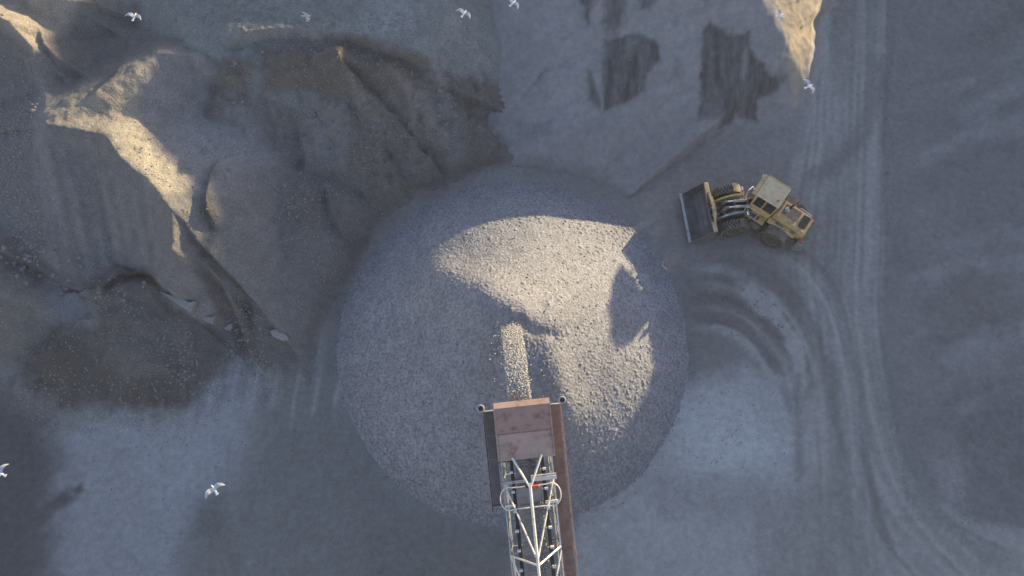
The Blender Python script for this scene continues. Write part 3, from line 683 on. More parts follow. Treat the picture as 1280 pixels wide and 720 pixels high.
# ------------------------------------------------------------------ wheel loader
def loader():
    hx, hy = 17.55, 19.75
    hd = R(144.0); bend = R(186.0) - hd
    gz = float(ground_height(np.array([[hx]]), np.array([[hy]]))[0, 0]) + .02
    root = empty('wheel_loader', (hx, hy, gz), hd)
    tag(root, 'dusty cream articulated wheel loader beside the gravel pile, bucket facing the pile', 'wheel loader')
    FR = RZ(bend); ID = Matrix.Identity(4)
    RT, TW = .93, .66            # tyre radius, width
    def wheel(base, x, y):
        Mx = base @ TR(x, y, RT)
        t = MB(); hw = TW / 2
        t.lathe([(.50, -hw * .80), (.62, -hw), (.80, -hw), (.87, -hw * .86), (.895, -hw * .4), (.895, hw * .4), (.87, hw * .86), (.80, hw), (.62, hw), (.50, hw * .80)], 40, Mx)
        sgn = 1 if y > 0 else -1
        w_ = t.build('wheel', 'rubber', root, True)
        lg = MB()
        for k in range(26):
            for side in (-1, 1):
                a = 2 * math.pi * (k + (.5 if side > 0 else 0)) / 26
                Q = Mx @ Matrix.Rotation(a, 4, 'Y') @ TR(0, side * hw * .50, .915) @ RZ(side * .5)
                lg.box(-.052, .052, -hw * .50, hw * .50, -.05, .045, Q)
        lg.build('tread', 'lug', w_)
        rm = MB()
        rm.lathe([(.02, -.20), (.30, -.20), (.48, -.27), (.52, -.22), (.52, .22), (.48, .27), (.30, .16), (.26, .24), (.02, .24)] if sgn > 0 else
                 [(.02, -.24), (.26, -.24), (.30, -.16), (.48, -.27), (.52, -.22), (.52, .22), (.48, .27), (.30, .20), (.02, .20)], 28, Mx)
        rm.build('rim', 'cream', w_, True)
        nb = MB()
        for k in range(12):
            a = 2 * math.pi * k / 12
            nb.box(-.02, .02, sgn * .22 - .03, sgn * .22 + .03, -.02, .02, Mx @ Matrix.Rotation(a, 4, 'Y') @ TR(.21, 0, 0))
        nb.build('hub_bolts', 'dust', w_)
    FA, RA, TK = 2.0, -2.0, 1.34
    for y in (TK, -TK): wheel(FR, FA, y); wheel(ID, RA, y)
    # ---- front half
    f = MB(FR)
    f.prism([(.15, .75), (.15, 1.35), (.8, 1.75), (1.9, 1.95), (2.35, 1.65), (2.6, .9), (2.2, .55), (.8, .55)], -.52, -.40)
    f.prism([(.15, .75), (.15, 1.35), (.8, 1.75), (1.9, 1.95), (2.35, 1.65), (2.6, .9), (2.2, .55), (.8, .55)], .40, .52)
    f.box(.2, 2.3, -.40, .40, .6, 1.15); f.box(.75, .87, -.40, .40, 1.1, 1.6); f.box(1.75, 1.9, -.4, .4, 1.15, 1.8)
    f.build('front_frame', 'dust', root)
    f = MB(FR); f.lathe([(.22, -1.15), (.26, -.5), (.34, -.25), (.34, .25), (.26, .5), (.22, 1.15)], 16, TR(FA, 0, RT)); f.build('front_axle', 'dust', root, True)
    f = MB(); f.lathe([(.22, -1.15), (.26, -.5), (.34, -.25), (.34, .25), (.26, .5), (.22, 1.15)], 16, TR(RA, 0, RT)); f.build('rear_axle', 'dust', root, True)
    for sy in (-1, 1):
        a = MB(FR); y0, y1 = sorted((sy * .60, sy * .74))
        a.prism([(1.35, 2.18), (1.30, 1.90), (2.2, 1.55), (2.85, 1.05), (3.35, .55), (3.52, .52), (3.50, .80), (3.15, 1.30), (2.6, 1.85), (1.9, 2.16)], y0, y1)
        a.build('lift_arm', 'cream' if sy < 0 else 'steel', root)
        c = MB(FR); c.tube([(1.0, sy * .50, 1.05), (2.0, sy * .55, 1.18)], .10, 10); cy = c.build('lift_cylinder', 'cream', root, True)
        c = MB(FR); c.tube([(2.0, sy * .55, 1.18), (2.75, sy * .57, 1.28)], .055, 8); c.build('cylinder_rod', 'chrome', cy, True)
        # front mudguard
        g = MB(FR); y0, y1 = sorted((sy * 1.02, sy * 1.66)); cz = RT
        prof = [(1.02 * math.cos(R(t)) + FA, 1.02 * math.sin(R(t)) + cz) for t in range(100, 171, 10)]; inn = [(.97 * math.cos(R(t)) + FA, .97 * math.sin(R(t)) + cz) for t in range(170, 99, -10)]
        pts = prof + inn; g.prism([(p[0], p[1] + .04) for p in pts], y0, y1); g.build('front_mudguard', 'dust', root)
        g = MB(FR); g.box(1.0, 1.08, *sorted((sy * .52, sy * 1.05)), 1.55, 1.62); g.build('mudguard_bracket', 'cream', root)
        hl = MB(FR); hl.tube([(1.35, sy * .95, 1.9), (1.35, sy * .95, 2.45)], .03, 6); hl.tube([(1.35, sy * .95, 2.45), (1.35, sy * .60, 2.5), (1.2, sy * .50, 2.0)], .028, 6)
        st = hl.build('lamp_stalk', 'cream', root)
        hl = MB(FR); hl.box(1.33, 1.48, sy * .95 - .13, sy * .95 + .13, 2.35, 2.57, bev=.03); hl.build('headlight', 'chrome', st)
    t = MB(FR); t.box(2.55, 2.72, -.60, .60, 1.35, 1.62); t.build('arm_cross_tube', 'dust', root)
    for sy in (-1, 1):
        t = MB(FR); t.tube([(1.0, sy * .22, 2.0), (2.05, sy * .22, 2.08)], .11, 10); cy = t.build('tilt_cylinder', 'steel', root, True)
        t = MB(FR); t.tube([(2.05, sy * .22, 2.08), (2.62, sy * .22, 2.10)], .06, 8); t.build('cylinder_rod', 'chrome', cy, True)
        t = MB(FR); t.prism([(2.50, 2.22), (2.72, 2.22), (2.85, 1.5), (2.75, 1.0), (2.58, 1.0), (2.55, 1.5)], sy * .22 - .06, sy * .22 + .06); t.build('tilt_lever', 'dust', root)
        t = MB(FR); t.tube([(2.68, sy * .22, 1.08), (3.38, sy * .30, 1.02)], .06, 8); t.build('bucket_link', 'steel', root)
        # hydraulic hoses
        t = MB(FR)
        for q in range(3):
            o_ = .05 * q
            t.tube([(.1, sy * (.2 + o_), 1.3), (.5, sy * (.25 + o_), 1.75 + o_), (1.0, sy * (.3 + o_), 1.85), (1.5, sy * (.34 + o_), 1.7), (1.9, sy * (.3 + o_), 1.85)], .022, 6)
        t.build('hydraulic_hose', 'dark', root)
    # ---- bucket: curved shell, rolled back
    bw = 1.86
    prof = []
    pts = [(5.02, .42), (4.6, .30), (4.15, .26), (3.80, .36), (3.62, .62), (3.55, .95), (3.58, 1.30), (3.68, 1.62), (3.78, 1.86)]
    thick = .06
    inner = []
    for i, (px_, pz_) in enumerate(pts):
        a = pts[max(i - 1, 0)]; b = pts[min(i + 1, len(pts) - 1)]; dx, dz = b[0] - a[0], b[1] - a[1]; L = math.hypot(dx, dz)
        inner.append((px_ + dz / L * thick, pz_ - dx / L * thick))
    s_ = MB(FR); s_.prism(pts + inner[::-1], -bw, bw); bk = s_.build('bucket', 'bucket', root)
    for sy in (-1, 1):
        s_ = MB(FR); y0, y1 = sorted((sy * bw, sy * (bw + .05)))
        s_.prism([(5.02, .36), (4.6, .24), (4.15, .20), (3.76, .30), (3.56, .60), (3.49, .95), (3.52, 1.32), (3.62, 1.66), (3.74, 1.92), (3.95, 1.88), (4.45, 1.15)], y0, y1)
        s_.build('side_plate', 'bucket', bk)
    s_ = MB(FR); s_.box(4.92, 5.20, -bw - .03, bw + .03, .385, .44); s_.build('cutting_edge', 'steel', bk)
    # spill guard: two cream end plates and a lower, dished middle
    for sy in (-1, 1):
        s_ = MB(FR); y0, y1 = sorted((sy * 1.10, sy * (bw + .04))); s_.box(3.52, 3.80, y0, y1, 1.90, 1.99, bev=.02); s_.build('spill_guard', 'cream', bk)
    s_ = MB(FR)
    for k in range(8):
        ya = -1.10 + 2.2 * k / 8; yb = ya + 2.2 / 8; ym = (ya + yb) / 2; d = .20 * (1 - (ym / 1.1) ** 2)
        s_.box(3.50 - d, 3.62 - d * .3, ya, yb, 1.84, 1.93)
    s_.build('rim_bar', 'cream', bk)
    for yy in (-.67, .67, 0):
        s_ = MB(FR); s_.prism([(3.30, .45), (3.58, .35), (3.60, 1.3), (3.40, 1.15)], yy - .05, yy + .05); s_.build('bucket_bracket', 'dust', bk)
    # ---- rear half
    r = MB(); r.prism([(.35, .6), (.35, 1.5), (-.4, 1.55), (-3.3, 1.45), (-3.7, 1.2), (-3.7, .75), (-2.6, .6)], -.50, .50); r.build('rear_frame', 'dust', root)
    r = MB(); r.tube([(0.02, 0, .45), (0.02, 0, 1.75)], .17, 14); r.build('hinge_pin', 'dark', root)
    for sy in (-1, 1):
        r = MB(); p0 = Vector((-.9, sy * .62, .95)); p1 = FR @ Vector((1.1, sy * .62, .95)); m_ = p0.lerp(p1, .6)
        r.tube([p0, m_], .08, 8); cy = r.build('steering_cylinder', 'dust', root, True)
        r = MB(); r.tube([m_, p1], .045, 8); r.build('cylinder_rod', 'chrome', cy, True)
    # hood
    r = MB(); r.prism([(-1.10, 1.45), (-1.10, 2.60), (-1.3, 2.66), (-3.2, 2.52), (-3.55, 2.30), (-3.65, 1.30)], -.66, .66); hood = r.build('engine_hood', 'cream', root)
    r = MB(); r.box(-2.62, -1.42, -.50, .34, 2.60, 2.672, bev=.02); r.build('hood_top_panel', 'dust', hood)
    r = MB()
    r.box(-3.32, -2.80, -.50, .50, 2.555, 2.60)
    r.build('cooling_grille', 'dark', hood)
    r = MB()
    for k in range(9): r.box(-3.30, -2.82, -.48 + k * .115, -.455 + k * .115, 2.60, 2.625)
    r.build('grille_bars', 'darkwalk', hood)
    r = MB(); r.tube([(-1.75, -.28, 2.62), (-1.75, -.28, 3.15), (-1.85, -.28, 3.32)], .075, 12); r.build('exhaust_pipe', 'dark', hood, True)
    r = MB(); r.lathe([(.02, -.12), (.15, -.10), (.15, .14), (.20, .16), (.18, .24), (.02, .26)], 14, TR(-1.6, .12, 2.80) @ Matrix.Rotation(R(90), 4, 'X')); r.build('air_cleaner', 'steel', hood, True)
    r = MB(); r.tube([(-2.3, -.62, 2.6), (-2.3, -.62, 2.85), (-3.2, -.62, 2.75), (-3.2, -.62, 2.5)], .02, 6); r.build('hood_rail', 'galv', hood)
    # side lockers / walkways beside the hood
    for sy in (-1, 1):
        r = MB(); y0, y1 = sorted((sy * .68, sy * 1.0)); r.box(-3.1, -1.0, y0, y1, 1.62, 2.02, bev=.04); lk = r.build('side_locker', 'cream', root)
        r = MB(); y0, y1 = sorted((sy * .76, sy * .94)); r.box(-2.95, -2.65, y0, y1, 2.02, 2.035); r.box(-2.1, -1.5, y0, y1, 2.02, 2.03); r.build('locker_lid', 'dust', lk)
        # rear mudguard
        g = MB(); y0, y1 = sorted((sy * 1.0, sy * 1.68))
        prof = [(1.06 * math.cos(R(t)) + RA, 1.06 * math.sin(R(t)) + RT) for t in range(48, 143, 10)]; inn = [(1.01 * math.cos(R(t)) + RA, 1.01 * math.sin(R(t)) + RT) for t in range(138, 47, -10)]
        if sy > 0: g.prism(prof + inn, y0, y1)
        else: g.prism([p for p in prof if p[0] > RA] + [p for p in inn if p[0] > RA], y0, y1)
        g.build('rear_mudguard', 'dust', root)
        # tail lamps
        g = MB(); y0, y1 = sorted((sy * .72, sy * 1.0)); g.box(-3.72, -3.6, y0, y1, 1.7, 1.85); g.build('tail_light', 'red', root)
    # counterweight
    r = MB(); r.prism([(-3.45, -1.18), (-3.75, -1.25), (-4.12, -.95), (-4.25, -.55), (-4.25, .55), (-4.12, .95), (-3.75, 1.25), (-3.45, 1.18)], .75, 1.62, 'z'); r.build('counterweight', 'grey', root)
    r = MB(); r.tube([(-4.05, -.75, 1.60), (-4.1, -.75, 2.15), (-4.1, .75, 2.15), (-4.05, .75, 1.60)], .03, 6); r.build('rear_guard_rail', 'grey', root)
    # cab
    c = MB(); c.box(-.98, .62, -.78, .78, 1.55, 2.35, bev=.05); cab = c.build('cab', 'cream', root)
    c = MB(); c.box(-.94, .56, -.74, .74, 2.35, 3.65); c.build('cab_glass', 'glass', cab)
    c = MB()
    for (px_, py_) in ((-.95, -.75), (-.95, .75), (.57, -.75), (.57, .75), (-.15, -.75), (-.15, .75)): c.box(px_ - .045, px_ + .045, py_ - .045, py_ + .045, 2.3, 3.69)
    c.build('cab_pillar', 'cream', cab)
    c = MB(); c.box(-1.02, .74, -.86, .86, 3.67, 3.79, bev=.05); rf = c.build('cab_roof', 'creamroof', cab)
    c = MB(); c.box(-.75, .50, -.62, .62, 3.79, 3.825, bev=.012); c.build('roof_panel', 'creamroof', rf)
    c = MB(); c.prism([(.70, 3.69), (.78, 3.81), (1.02, 3.75), (1.0, 3.67)], -.86, .86); c.build('sun_visor', 'cream', rf)
    c = MB(); c.box(-.98, .7, -.99, -.86, 3.65, 3.75, bev=.02); c.build('roof_edge_bar', 'cream', rf)
    for sy in (-1, 1):
        c = MB(); c.box(1.0, 1.08, sy * .6 - .09, sy * .6 + .09, 3.71, 3.85); c.build('work_light', 'chrome', rf)
    c = MB(); c.lathe([(.02, 0), (.07, 0), (.06, .14), (.02, .17)], 12, TR(-.7, .45, 3.82) @ Matrix.Rotation(R(90), 4, 'X')); c.build('beacon', 'red', rf)
    # platform with cut-out on the left, steps and rails
    for sy in (-1, 1):
        p = MB(); y0, y1 = sorted((sy * .80, sy * 1.36))
        ya, yb = sorted((sy * .80, sy * .92)); p.box(-.9, .75, ya, yb, 1.62, 1.72)
        ya, yb = sorted((sy * 1.26, sy * 1.38)); p.box(-.9, .75, ya, yb, 1.62, 1.72)
        p.box(-.9, -.45, *sorted((sy * .92, sy * 1.26)), 1.63, 1.71); p.box(.35, .75, *sorted((sy * .92, sy * 1.26)), 1.63, 1.71)
        pl = p.build('platform', 'cream', root)
        p = MB(); p.box(-.45, .35, *sorted((sy * .92, sy * 1.26)), 1.60, 1.64); p.build('platform_grating', 'darkwalk', pl)
        p = MB()
        for q in range(4): p.box(.05, .55, *sorted((sy * (1.30 + .04 * q), sy * (1.50 + .04 * q))), 1.36 - q * .3, 1.40 - q * .3)
        p.box(.02, .06, *sorted((sy * 1.30, sy * 1.52)), .42, 1.5); p.box(.54, .58, *sorted((sy * 1.30, sy * 1.52)), .42, 1.5)
        p.build('steps', 'dust', root)
        p = MB(); p.tube([(.70, sy * 1.34, 1.7), (.72, sy * 1.36, 2.7), (.3, sy * 1.36, 2.8), (-.2, sy * 1.34, 2.7), (-.2, sy * 1.34, 1.7)], .022, 6); p.build('handrail', 'galv', root)
        p = MB(); p.tube([(.72, sy * .82, 3.1), (1.0, sy * 1.15, 3.12)], .018, 6); mr = p.build('mirror_arm', 'dust', root)
        p = MB(); p.box(.98, 1.03, sy * 1.2 - .12, sy * 1.2 + .12, 2.8, 3.15, bev=.015); p.build('mirror', 'dark', mr)
    # hoop rail ahead of the cab
    p = MB(); p.tube([(.75, -.6, 1.7), (1.15, -.5, 2.2), (1.25, 0, 2.35), (1.15, .5, 2.2), (.75, .6, 1.7)], .028, 8); p.build('front_hoop_rail', 'galv', root)
    # fuel tank below the left locker
    p = MB(); p.box(-.85, .0, .85, 1.45, .7, 1.3, bev=.06); p.build('fuel_tank', 'dust', root)
    p = MB(); p.box(-.85, .0, -1.45, -.85, .7, 1.3, bev=.06); p.build('battery_box', 'dust', root)
    return root
loader()

# ------------------------------------------------------------------ stacking conveyor
def conveyor():
    yaw = R(6.0); inc = R(15.5)
    ax_, ay_ = at(651, 496, 11.0); O = Vector((ax_, ay_, 11.0 - 1.30))       # belt head, 1.3 m below the hood top
    Bk = Vector((math.sin(yaw) * math.cos(inc), -math.cos(yaw) * math.cos(inc), -math.sin(inc)))
    La = Vector((math.cos(yaw), math.sin(yaw), 0)); Up = La.cross(-Bk).normalized()
    if Up.z < 0: Up = -Up
    MX = Matrix(((La.x, -Bk.x, Up.x, O.x), (La.y, -Bk.y, Up.y, O.y), (La.z, -Bk.z, Up.z, O.z), (0, 0, 0, 1)))   # x lateral, y forward, z up
    Lb = 33.0
    tail = O + Bk * Lb
    root = empty('stacking_conveyor', (tail.x, tail.y, 0)); off = (tail.x, tail.y, 0)
    tag(root, 'inclined stacking conveyor with rusty hood and pale tube truss above the pile', 'conveyor')
    def B(name, mb, mat, par=root, smooth=False): return mb.build(name, mat, par, smooth, off)
    # hood: slightly pitched two-panel box open underneath
    h = MB(MX); h.box(-1.40, 1.40, -.30, -.24 + .0, .35, 1.22); h.box(-1.40, -1.34, -2.75, -.30, .45, 1.24); h.box(1.34, 1.40, -2.75, -.30, .45, 1.24)
    hood = B('head_hood', h, 'rust')
    h = MB(MX); h.box(-1.44, 1.44, -1.42, -.12, 1.245, 1.30, bev=.01); B('front_roof_sheet', h, 'rust', hood)
    h = MB(MX); h.box(-1.43, 1.43, -2.82, -1.47, 1.225, 1.275, bev=.01); B('rear_roof_sheet', h, 'rustpale', hood)
    h = MB(MX); h.prism([(-.12, 1.29), (-.12, 1.335), (.14, 1.16), (.14, 1.11)], -1.44, 1.44, 'x'); B('front_lip', h, 'rustpale', hood)
    h = MB(MX); h.box(-1.445, 1.445, -1.475, -1.415, 1.20, 1.30); B('roof_joint', h, 'plank', hood)
    h = MB(MX); h.box(-1.46, -1.40, -2.80, -.12, 1.27, 1.315); h.box(1.40, 1.46, -2.80, -.12, 1.27, 1.315); B('roof_edge_angle', h, 'rustpale', hood)
    h = MB(MX)
    for k in range(12):
        for e in (-1.36, 1.36): h.box(e - .02, e + .02, -.30 - k * .21 - .02, -.30 - k * .21 + .02, 1.28, 1.318)
    B('rivets', h, 'plank', hood)
    # head and tail drums
    d = MB(MX); d.lathe([(.28, -.68), (.30, 0), (.28, .68)], 24, TR(0, -.35, -.02) @ RZ(R(90))); B('head_drum', d, 'dark', smooth=True)
    d = MB(MX); d.lathe([(.26, -.68), (.28, 0), (.26, .68)], 24, TR(0, -Lb + .5, -.02) @ RZ(R(90))); B('tail_drum', d, 'dark', smooth=True)
    # belt (troughed, carrying a thin bed of stone), ribs across it
    b = MB(MX); b.prism([(-.66, .40), (-.35, .26), (.35, .26), (.66, .40), (.66, .37), (.35, .23), (-.35, .23), (-.66, .37)], -Lb + .4, -.35, 'y'); belt = B('belt', b, 'belt')
    b = MB(MX); y = -.5
    while y > -Lb + .6:
        b.prism([(-.60, .375), (-.34, .265), (.34, .265), (.60, .375), (.60, .405), (.34, .292), (-.34, .292), (-.60, .405)], y - .035, y + .035, 'y'); y -= .165
    B('belt_cleats', b, 'belt', belt)
    b = MB(MX); b.box(-.62, .62, -Lb + .5, -.4, -.32, -.29); B('return_belt', b, 'dark', belt)
    # stone carried along the right side of the belt
    q = MB(MX)
    for k in range(1500):
        yy = -.9 - rnd.random() * 30; xx = min(.58, max(-.45, rnd.gauss(.30, .14))); r_ = rnd.uniform(.03, .065)
        z0 = .30 + max(0, abs(xx) - .35) * .45 + r_ * .5
        P = [(xx + r_, yy, z0), (xx, yy + r_, z0), (xx - r_, yy, z0), (xx, yy - r_, z0), (xx, yy, z0 + r_), (xx, yy, z0 - r_)]
        P = [(a + rnd.uniform(-.012, .012), b_ + rnd.uniform(-.012, .012), c_ + rnd.uniform(-.012, .012)) for a, b_, c_ in P]
        q.add(P, [(0, 1, 4), (1, 2, 4), (2, 3, 4), (3, 0, 4), (1, 0, 5), (2, 1, 5), (3, 2, 5), (0, 3, 5)])
    st = q.build('gravel_on_belt', 'slab', None, off=(0, 0, 0)); tag(st, 'stray pale stones riding on the conveyor belt', 'gravel', kind='stuff')
    # dark side channels that carry the idlers
    for sx in (-1, 1):
        c = MB(MX); x0, x1 = sorted((sx * .72, sx * .90)); c.box(x0, x1, -Lb + .2, -.25, -.10, .22); B('side_channel', c, 'dark')
    for k in range(30):
        y = -1.6 - k * 1.02
        if y < -Lb + .8: break
        c = MB(MX)
        for sx in (-1, 1):
            c.tube([(sx * .36, y, .19), (sx * .70, y, .34)], .05, 8)
        c.tube([(-.34, y, .18), (.34, y, .18)], .05, 8)
        idl = B('idler_roller', c, 'galvdull', smooth=True)
        c = MB(MX)
        for sx in (-1, 1): c.box(*sorted((sx * .78, sx * .97)), y - .05, y + .05, .20, .44)
        B('idler_bracket', c, 'galv' , idl)
    # lower truss chords, verticals and diagonals
    CH = 1.33; zt, zb = .12, -.95
    for sx in (-1, 1):
        c = MB(MX); c.tube([(sx * CH, -.4, zt), (sx * CH, -Lb + .4, zt)], .045, 8); B('upper_chord', c, 'galv' if sx > 0 else 'galvdull', smooth=True)
        c = MB(MX); c.tube([(sx * CH * .9, -.6, zb), (sx * CH * .9, -Lb + .6, zb)], .045, 8); B('lower_chord', c, 'galvdull', smooth=True)
    BAY = 3.85; y0 = -4.05
    ys_ = [-.6] + [y0 - BAY * k for k in range(8)]
    for i, y in enumerate(ys_):
        for sx in (-1, 1):
            c = MB(MX); c.tube([(sx * CH, y, zt), (sx * CH * .9, y, zb)], .032, 6); B('truss_post', c, 'galvdull')
            if i + 1 < len(ys_):
                yn = ys_[i + 1]; c = MB(MX); c.tube([(sx * CH, y, zt), (sx * CH * .9, (y + yn) / 2, zb), (sx * CH, yn, zt)], .026, 6); B('truss_diagonal', c, 'galvdull')
                c = MB(MX); c.tube([(sx * CH, yn, zt), (sx * .86, y * .45 + yn * .55, .0)], .022, 6); B('plan_brace', c, 'galvdull')
        c = MB(MX); c.tube([(-CH, y - .02, zt + .02), (CH, y - .02, zt + .02)], .036, 6); B('cross_member', c, 'galvdull')
        c = MB(MX); c.tube([(-CH * .9, y, zb), (CH * .9, y, zb)], .036, 6); B('cross_member', c, 'galvdull')
    # upper stiffening truss: one ridge tube on A-frames
    HR = 1.75
    c = MB(MX); c.tube([(.0, -3.95, HR - .1), (.0, -4.3, HR), (.0, -28, HR), (.0, -29.5, HR - .6)], .075, 10); B('ridge_tube', c, 'galv', smooth=True)
    for sx in (-1, 1):
        c = MB(MX); c.tube([(sx * .76, -2.66, 1.33), (sx * .03, -4.12, HR - .03)], .055, 8); B('hood_brace', c, 'galv', smooth=True)
    for k in range(6):
        y = y0 - BAY * k
        for sx in (-1, 1):
            if k > 0:
                c = MB(MX); c.tube([(sx * CH, y + .1 * sx, zt), (sx * .04, y - .15, HR - .02)], .052, 8); B('a_frame_leg', c, 'galv', smooth=True)
            c = MB(MX); c.tube([(sx * CH, y - .10, zt + .04), (sx * .05, y - BAY + .22, HR - .03)], .046, 8); B('ridge_diagonal', c, 'galv', smooth=True)
    # heavy bar and motor at the first frame, guard hoop round the belt
    c = MB(MX); c.box(.12, CH + .12, -4.14, -3.96, .55, .70); c.box(.12, CH + .12, -3.90, -3.84, .58, .66); B('drive_beam', c, 'galv')
    c = MB(MX); c.box(-CH - .1, -.1, -4.2, -4.05, .45, .55); B('drive_beam', c, 'galvdull')
    c = MB(MX); c.lathe([(.05, -.18), (.14, -.15), (.14, .15), (.05, .18)], 14, TR(-.05, -4.25, .95) @ RZ(R(84))); mo = B('drive_motor', c, 'dark', smooth=True)
    c = MB(MX); c.box(.06, .50, -4.44, -4.26, .86, 1.02, bev=.03); B('motor_cover', c, 'red', mo)
    pts = []
    xa, ya, yb = 1.12, -4.32, -5.42; rc = (ya - yb) / 2; ym = (ya + yb) / 2
    for t in range(-90, 91, 12): pts.append((xa + rc * .82 * math.cos(R(t)), ym + rc * 1.08 * math.sin(R(t)), .80))
    pts += [(xa - .25, ya, .80), (-xa + .25, ya, .80)]
    for t in range(90, 271, 12): pts.append((-xa + rc * .82 * math.cos(R(t)), ym + rc * 1.08 * math.sin(R(t)), .80))
    pts += [(-xa + .25, yb, .80), (xa - .25, yb, .80)]
    c = MB(MX); c.tube(pts, .032, 8, closed=True); B('guard_hoop', c, 'galv', smooth=True)
    for sx in (-1, 1):
        c = MB(MX); c.tube([(sx * CH, -4.5, zt), (sx * 1.35, -4.45, .8)], .02, 6); c.tube([(sx * CH, -5.3, zt), (sx * 1.35, -5.3, .8)], .02, 6); B('hoop_stay', c, 'galv')
    c = MB(MX); c.box(.75, CH + .1, -5.38, -5.24, .50, .62); c.box(-CH, -.80, -5.36, -5.26, .50, .58); B('roller_box', c, 'galv')
    c = MB(MX); c.box(-.66, .66, -5.2, -4.45, .50, .515); B('mesh_guard', c, 'belt')
    # walkways
    def walkway(x0, x1, ya, yb, mat, rail_x, railmat, first, steps):
        c = MB(MX); y = ya; k = 0
        while y > yb + .05:
            yn = max(y - 1.25, yb); c.box(x0, x1, yn + .012, y - .012, -.02 + .004 * (k % 2), .03 + .004 * (k % 2)); y = yn; k += 1
        wk = B('walkway', c, mat)
        c = MB(MX); c.tube([(rail_x, ya, 1.05), (rail_x, yb, 1.05)], .022, 6); c.tube([(rail_x, ya, .55), (rail_x, yb, .55)], .016, 6); B('handrail', c, railmat, wk)
        c = MB(MX); y = ya
        while y > yb: c.tube([(rail_x, y, 0), (rail_x, y, 1.05)], .02, 6); y -= 1.9
        c.tube([(rail_x, yb, 0), (rail_x, yb, 1.05)], .02, 6); B('rail_posts', c, railmat, wk)
        c = MB(MX); c.tube([(x0, ya, .06), (x1, ya, .06)], .03, 6); c.tube([(x0, yb, .06), (x1, yb, .06)], .025, 6); B('end_bar', c, railmat, wk)
        c = MB(MX); y = ya - .5
        while y > yb: c.box(min(x0, x1, .9 * (1 if x0 > 0 else -1)), max(x0, x1, .9 * (1 if x0 > 0 else -1)), y - .03, y + .03, -.10, -.03); y -= 2.2
        B('walkway_bearer', c, 'darkwalk', wk)
        return wk
    walkway(1.46, 1.98, -.35, -Lb + 2, 'plank', 2.0, 'plank', 0, 0)
    walkway(-1.98, -1.50, -.45, -5.35, 'darkwalk', -2.0, 'dark', 0, 0)
    c = MB(MX); c.box(1.40, 1.46, -3.0, -Lb + 2, .0, .16); B('toe_board', c, 'plank')
    # lamp arms with round hoods at both front corners
    for sx, xe in ((-1, -2.12), (1, 2.14)):
        c = MB(MX); c.tube([(sx * 1.42, -.30, .55), (xe, -.30, .55), (xe, -.20, .62)], .028, 6); arm = B('lamp_arm', c, 'galv')
        c = MB(MX); pts = [(xe + .17 * math.cos(R(t)), -.12 + .17 * math.sin(R(t)), .66) for t in range(0, 360, 24)]; c.tube(pts, .045, 8, closed=True); B('lamp_ring', c, 'galvdull', arm, True)
        c = MB(MX); c.lathe([(.02, -.05), (.11, -.05), (.12, .04), (.02, .06)], 14, TR(xe, -.12, .66) @ Matrix.Rotation(R(90), 4, 'X')); B('lamp_body', c, 'dark', arm)
    # trestle legs and tail hopper, down the line
    for dist, spread in ((14.5, 2.4), (25.5, 1.9)):
        p = O + Bk * dist - Up * .95
        for sx in (-1, 1):
            a = p + La * (sx * 1.2); g = Vector((p.x, p.y, 0)) + La * (sx * spread)
            c = MB(); c.tube([tuple(a), (g.x, g.y, .35)], .11, 10); B('trestle_leg', c, 'galvdull', smooth=True)
            c = MB(); c.lathe([(.12, -.14), (.40, -.16), (.42, 0), (.40, .16), (.12, .14)], 20, TR(g.x, g.y, .42) @ RZ(yaw + R(90)) ); B('trestle_wheel', c, 'rubber', smooth=True)
        c = MB(); q0 = p.lerp(Vector((p.x, p.y, 0)), .6); c.tube([tuple(q0 - La * (1.2 + (spread - 1.2) * .6)), tuple(q0 + La * (1.2 + (spread - 1.2) * .6))], .07, 8); B('trestle_tie', c, 'galvdull')
    c = MB(MX); Q = TR(0, -Lb + 1.5, .45)
    c.add([(-.6, -.8, 0), (.6, -.8, 0), (.6, .8, 0), (-.6, .8, 0), (-1.3, -1.6, 1.3), (1.3, -1.6, 1.3), (1.3, 1.6, 1.3), (-1.3, 1.6, 1.3)],
          [(0, 1, 5, 4), (1, 2, 6, 5), (2, 3, 7, 6), (3, 0, 4, 7)], Q); B('feed_hopper', c, 'rust')
    return MX
CMX = conveyor()

# ------------------------------------------------------------------ stone falling off the belt head
def stone_mesh(cx, cy, cz, r, mb, sq=.7):
    a = rnd.random() * 6.3; ca, sa = math.cos(a), math.sin(a); P = []
    for (x, y, z) in ((1, 0, 0), (.3, .9, .1), (-.9, .4, 0), (-.6, -.8, .05), (.5, -.8, 0), (.25, .15, .8), (-.35, .1, .65), (0, 0, -.7)):
        x *= r * rnd.uniform(.8, 1.2); y *= r * rnd.uniform(.8, 1.2); z *= r * sq * rnd.uniform(.8, 1.2)
        P.append((cx + x * ca - y * sa, cy + x * sa + y * ca, cz + z))
    mb.add(P, [(0, 1, 5), (1, 6, 5), (1, 2, 6), (2, 3, 6), (3, 5, 6), (3, 4, 5), (4, 0, 5), (1, 0, 7), (2, 1, 7), (3, 2, 7), (4, 3, 7), (0, 4, 7)])
mb = MB(); p0 = CMX @ Vector((-.04, -.1, .25)); La_ = CMX.to_3x3() @ Vector((1, 0, 0)); fh = Vector((-math.sin(R(6)), math.cos(R(6)), 0))
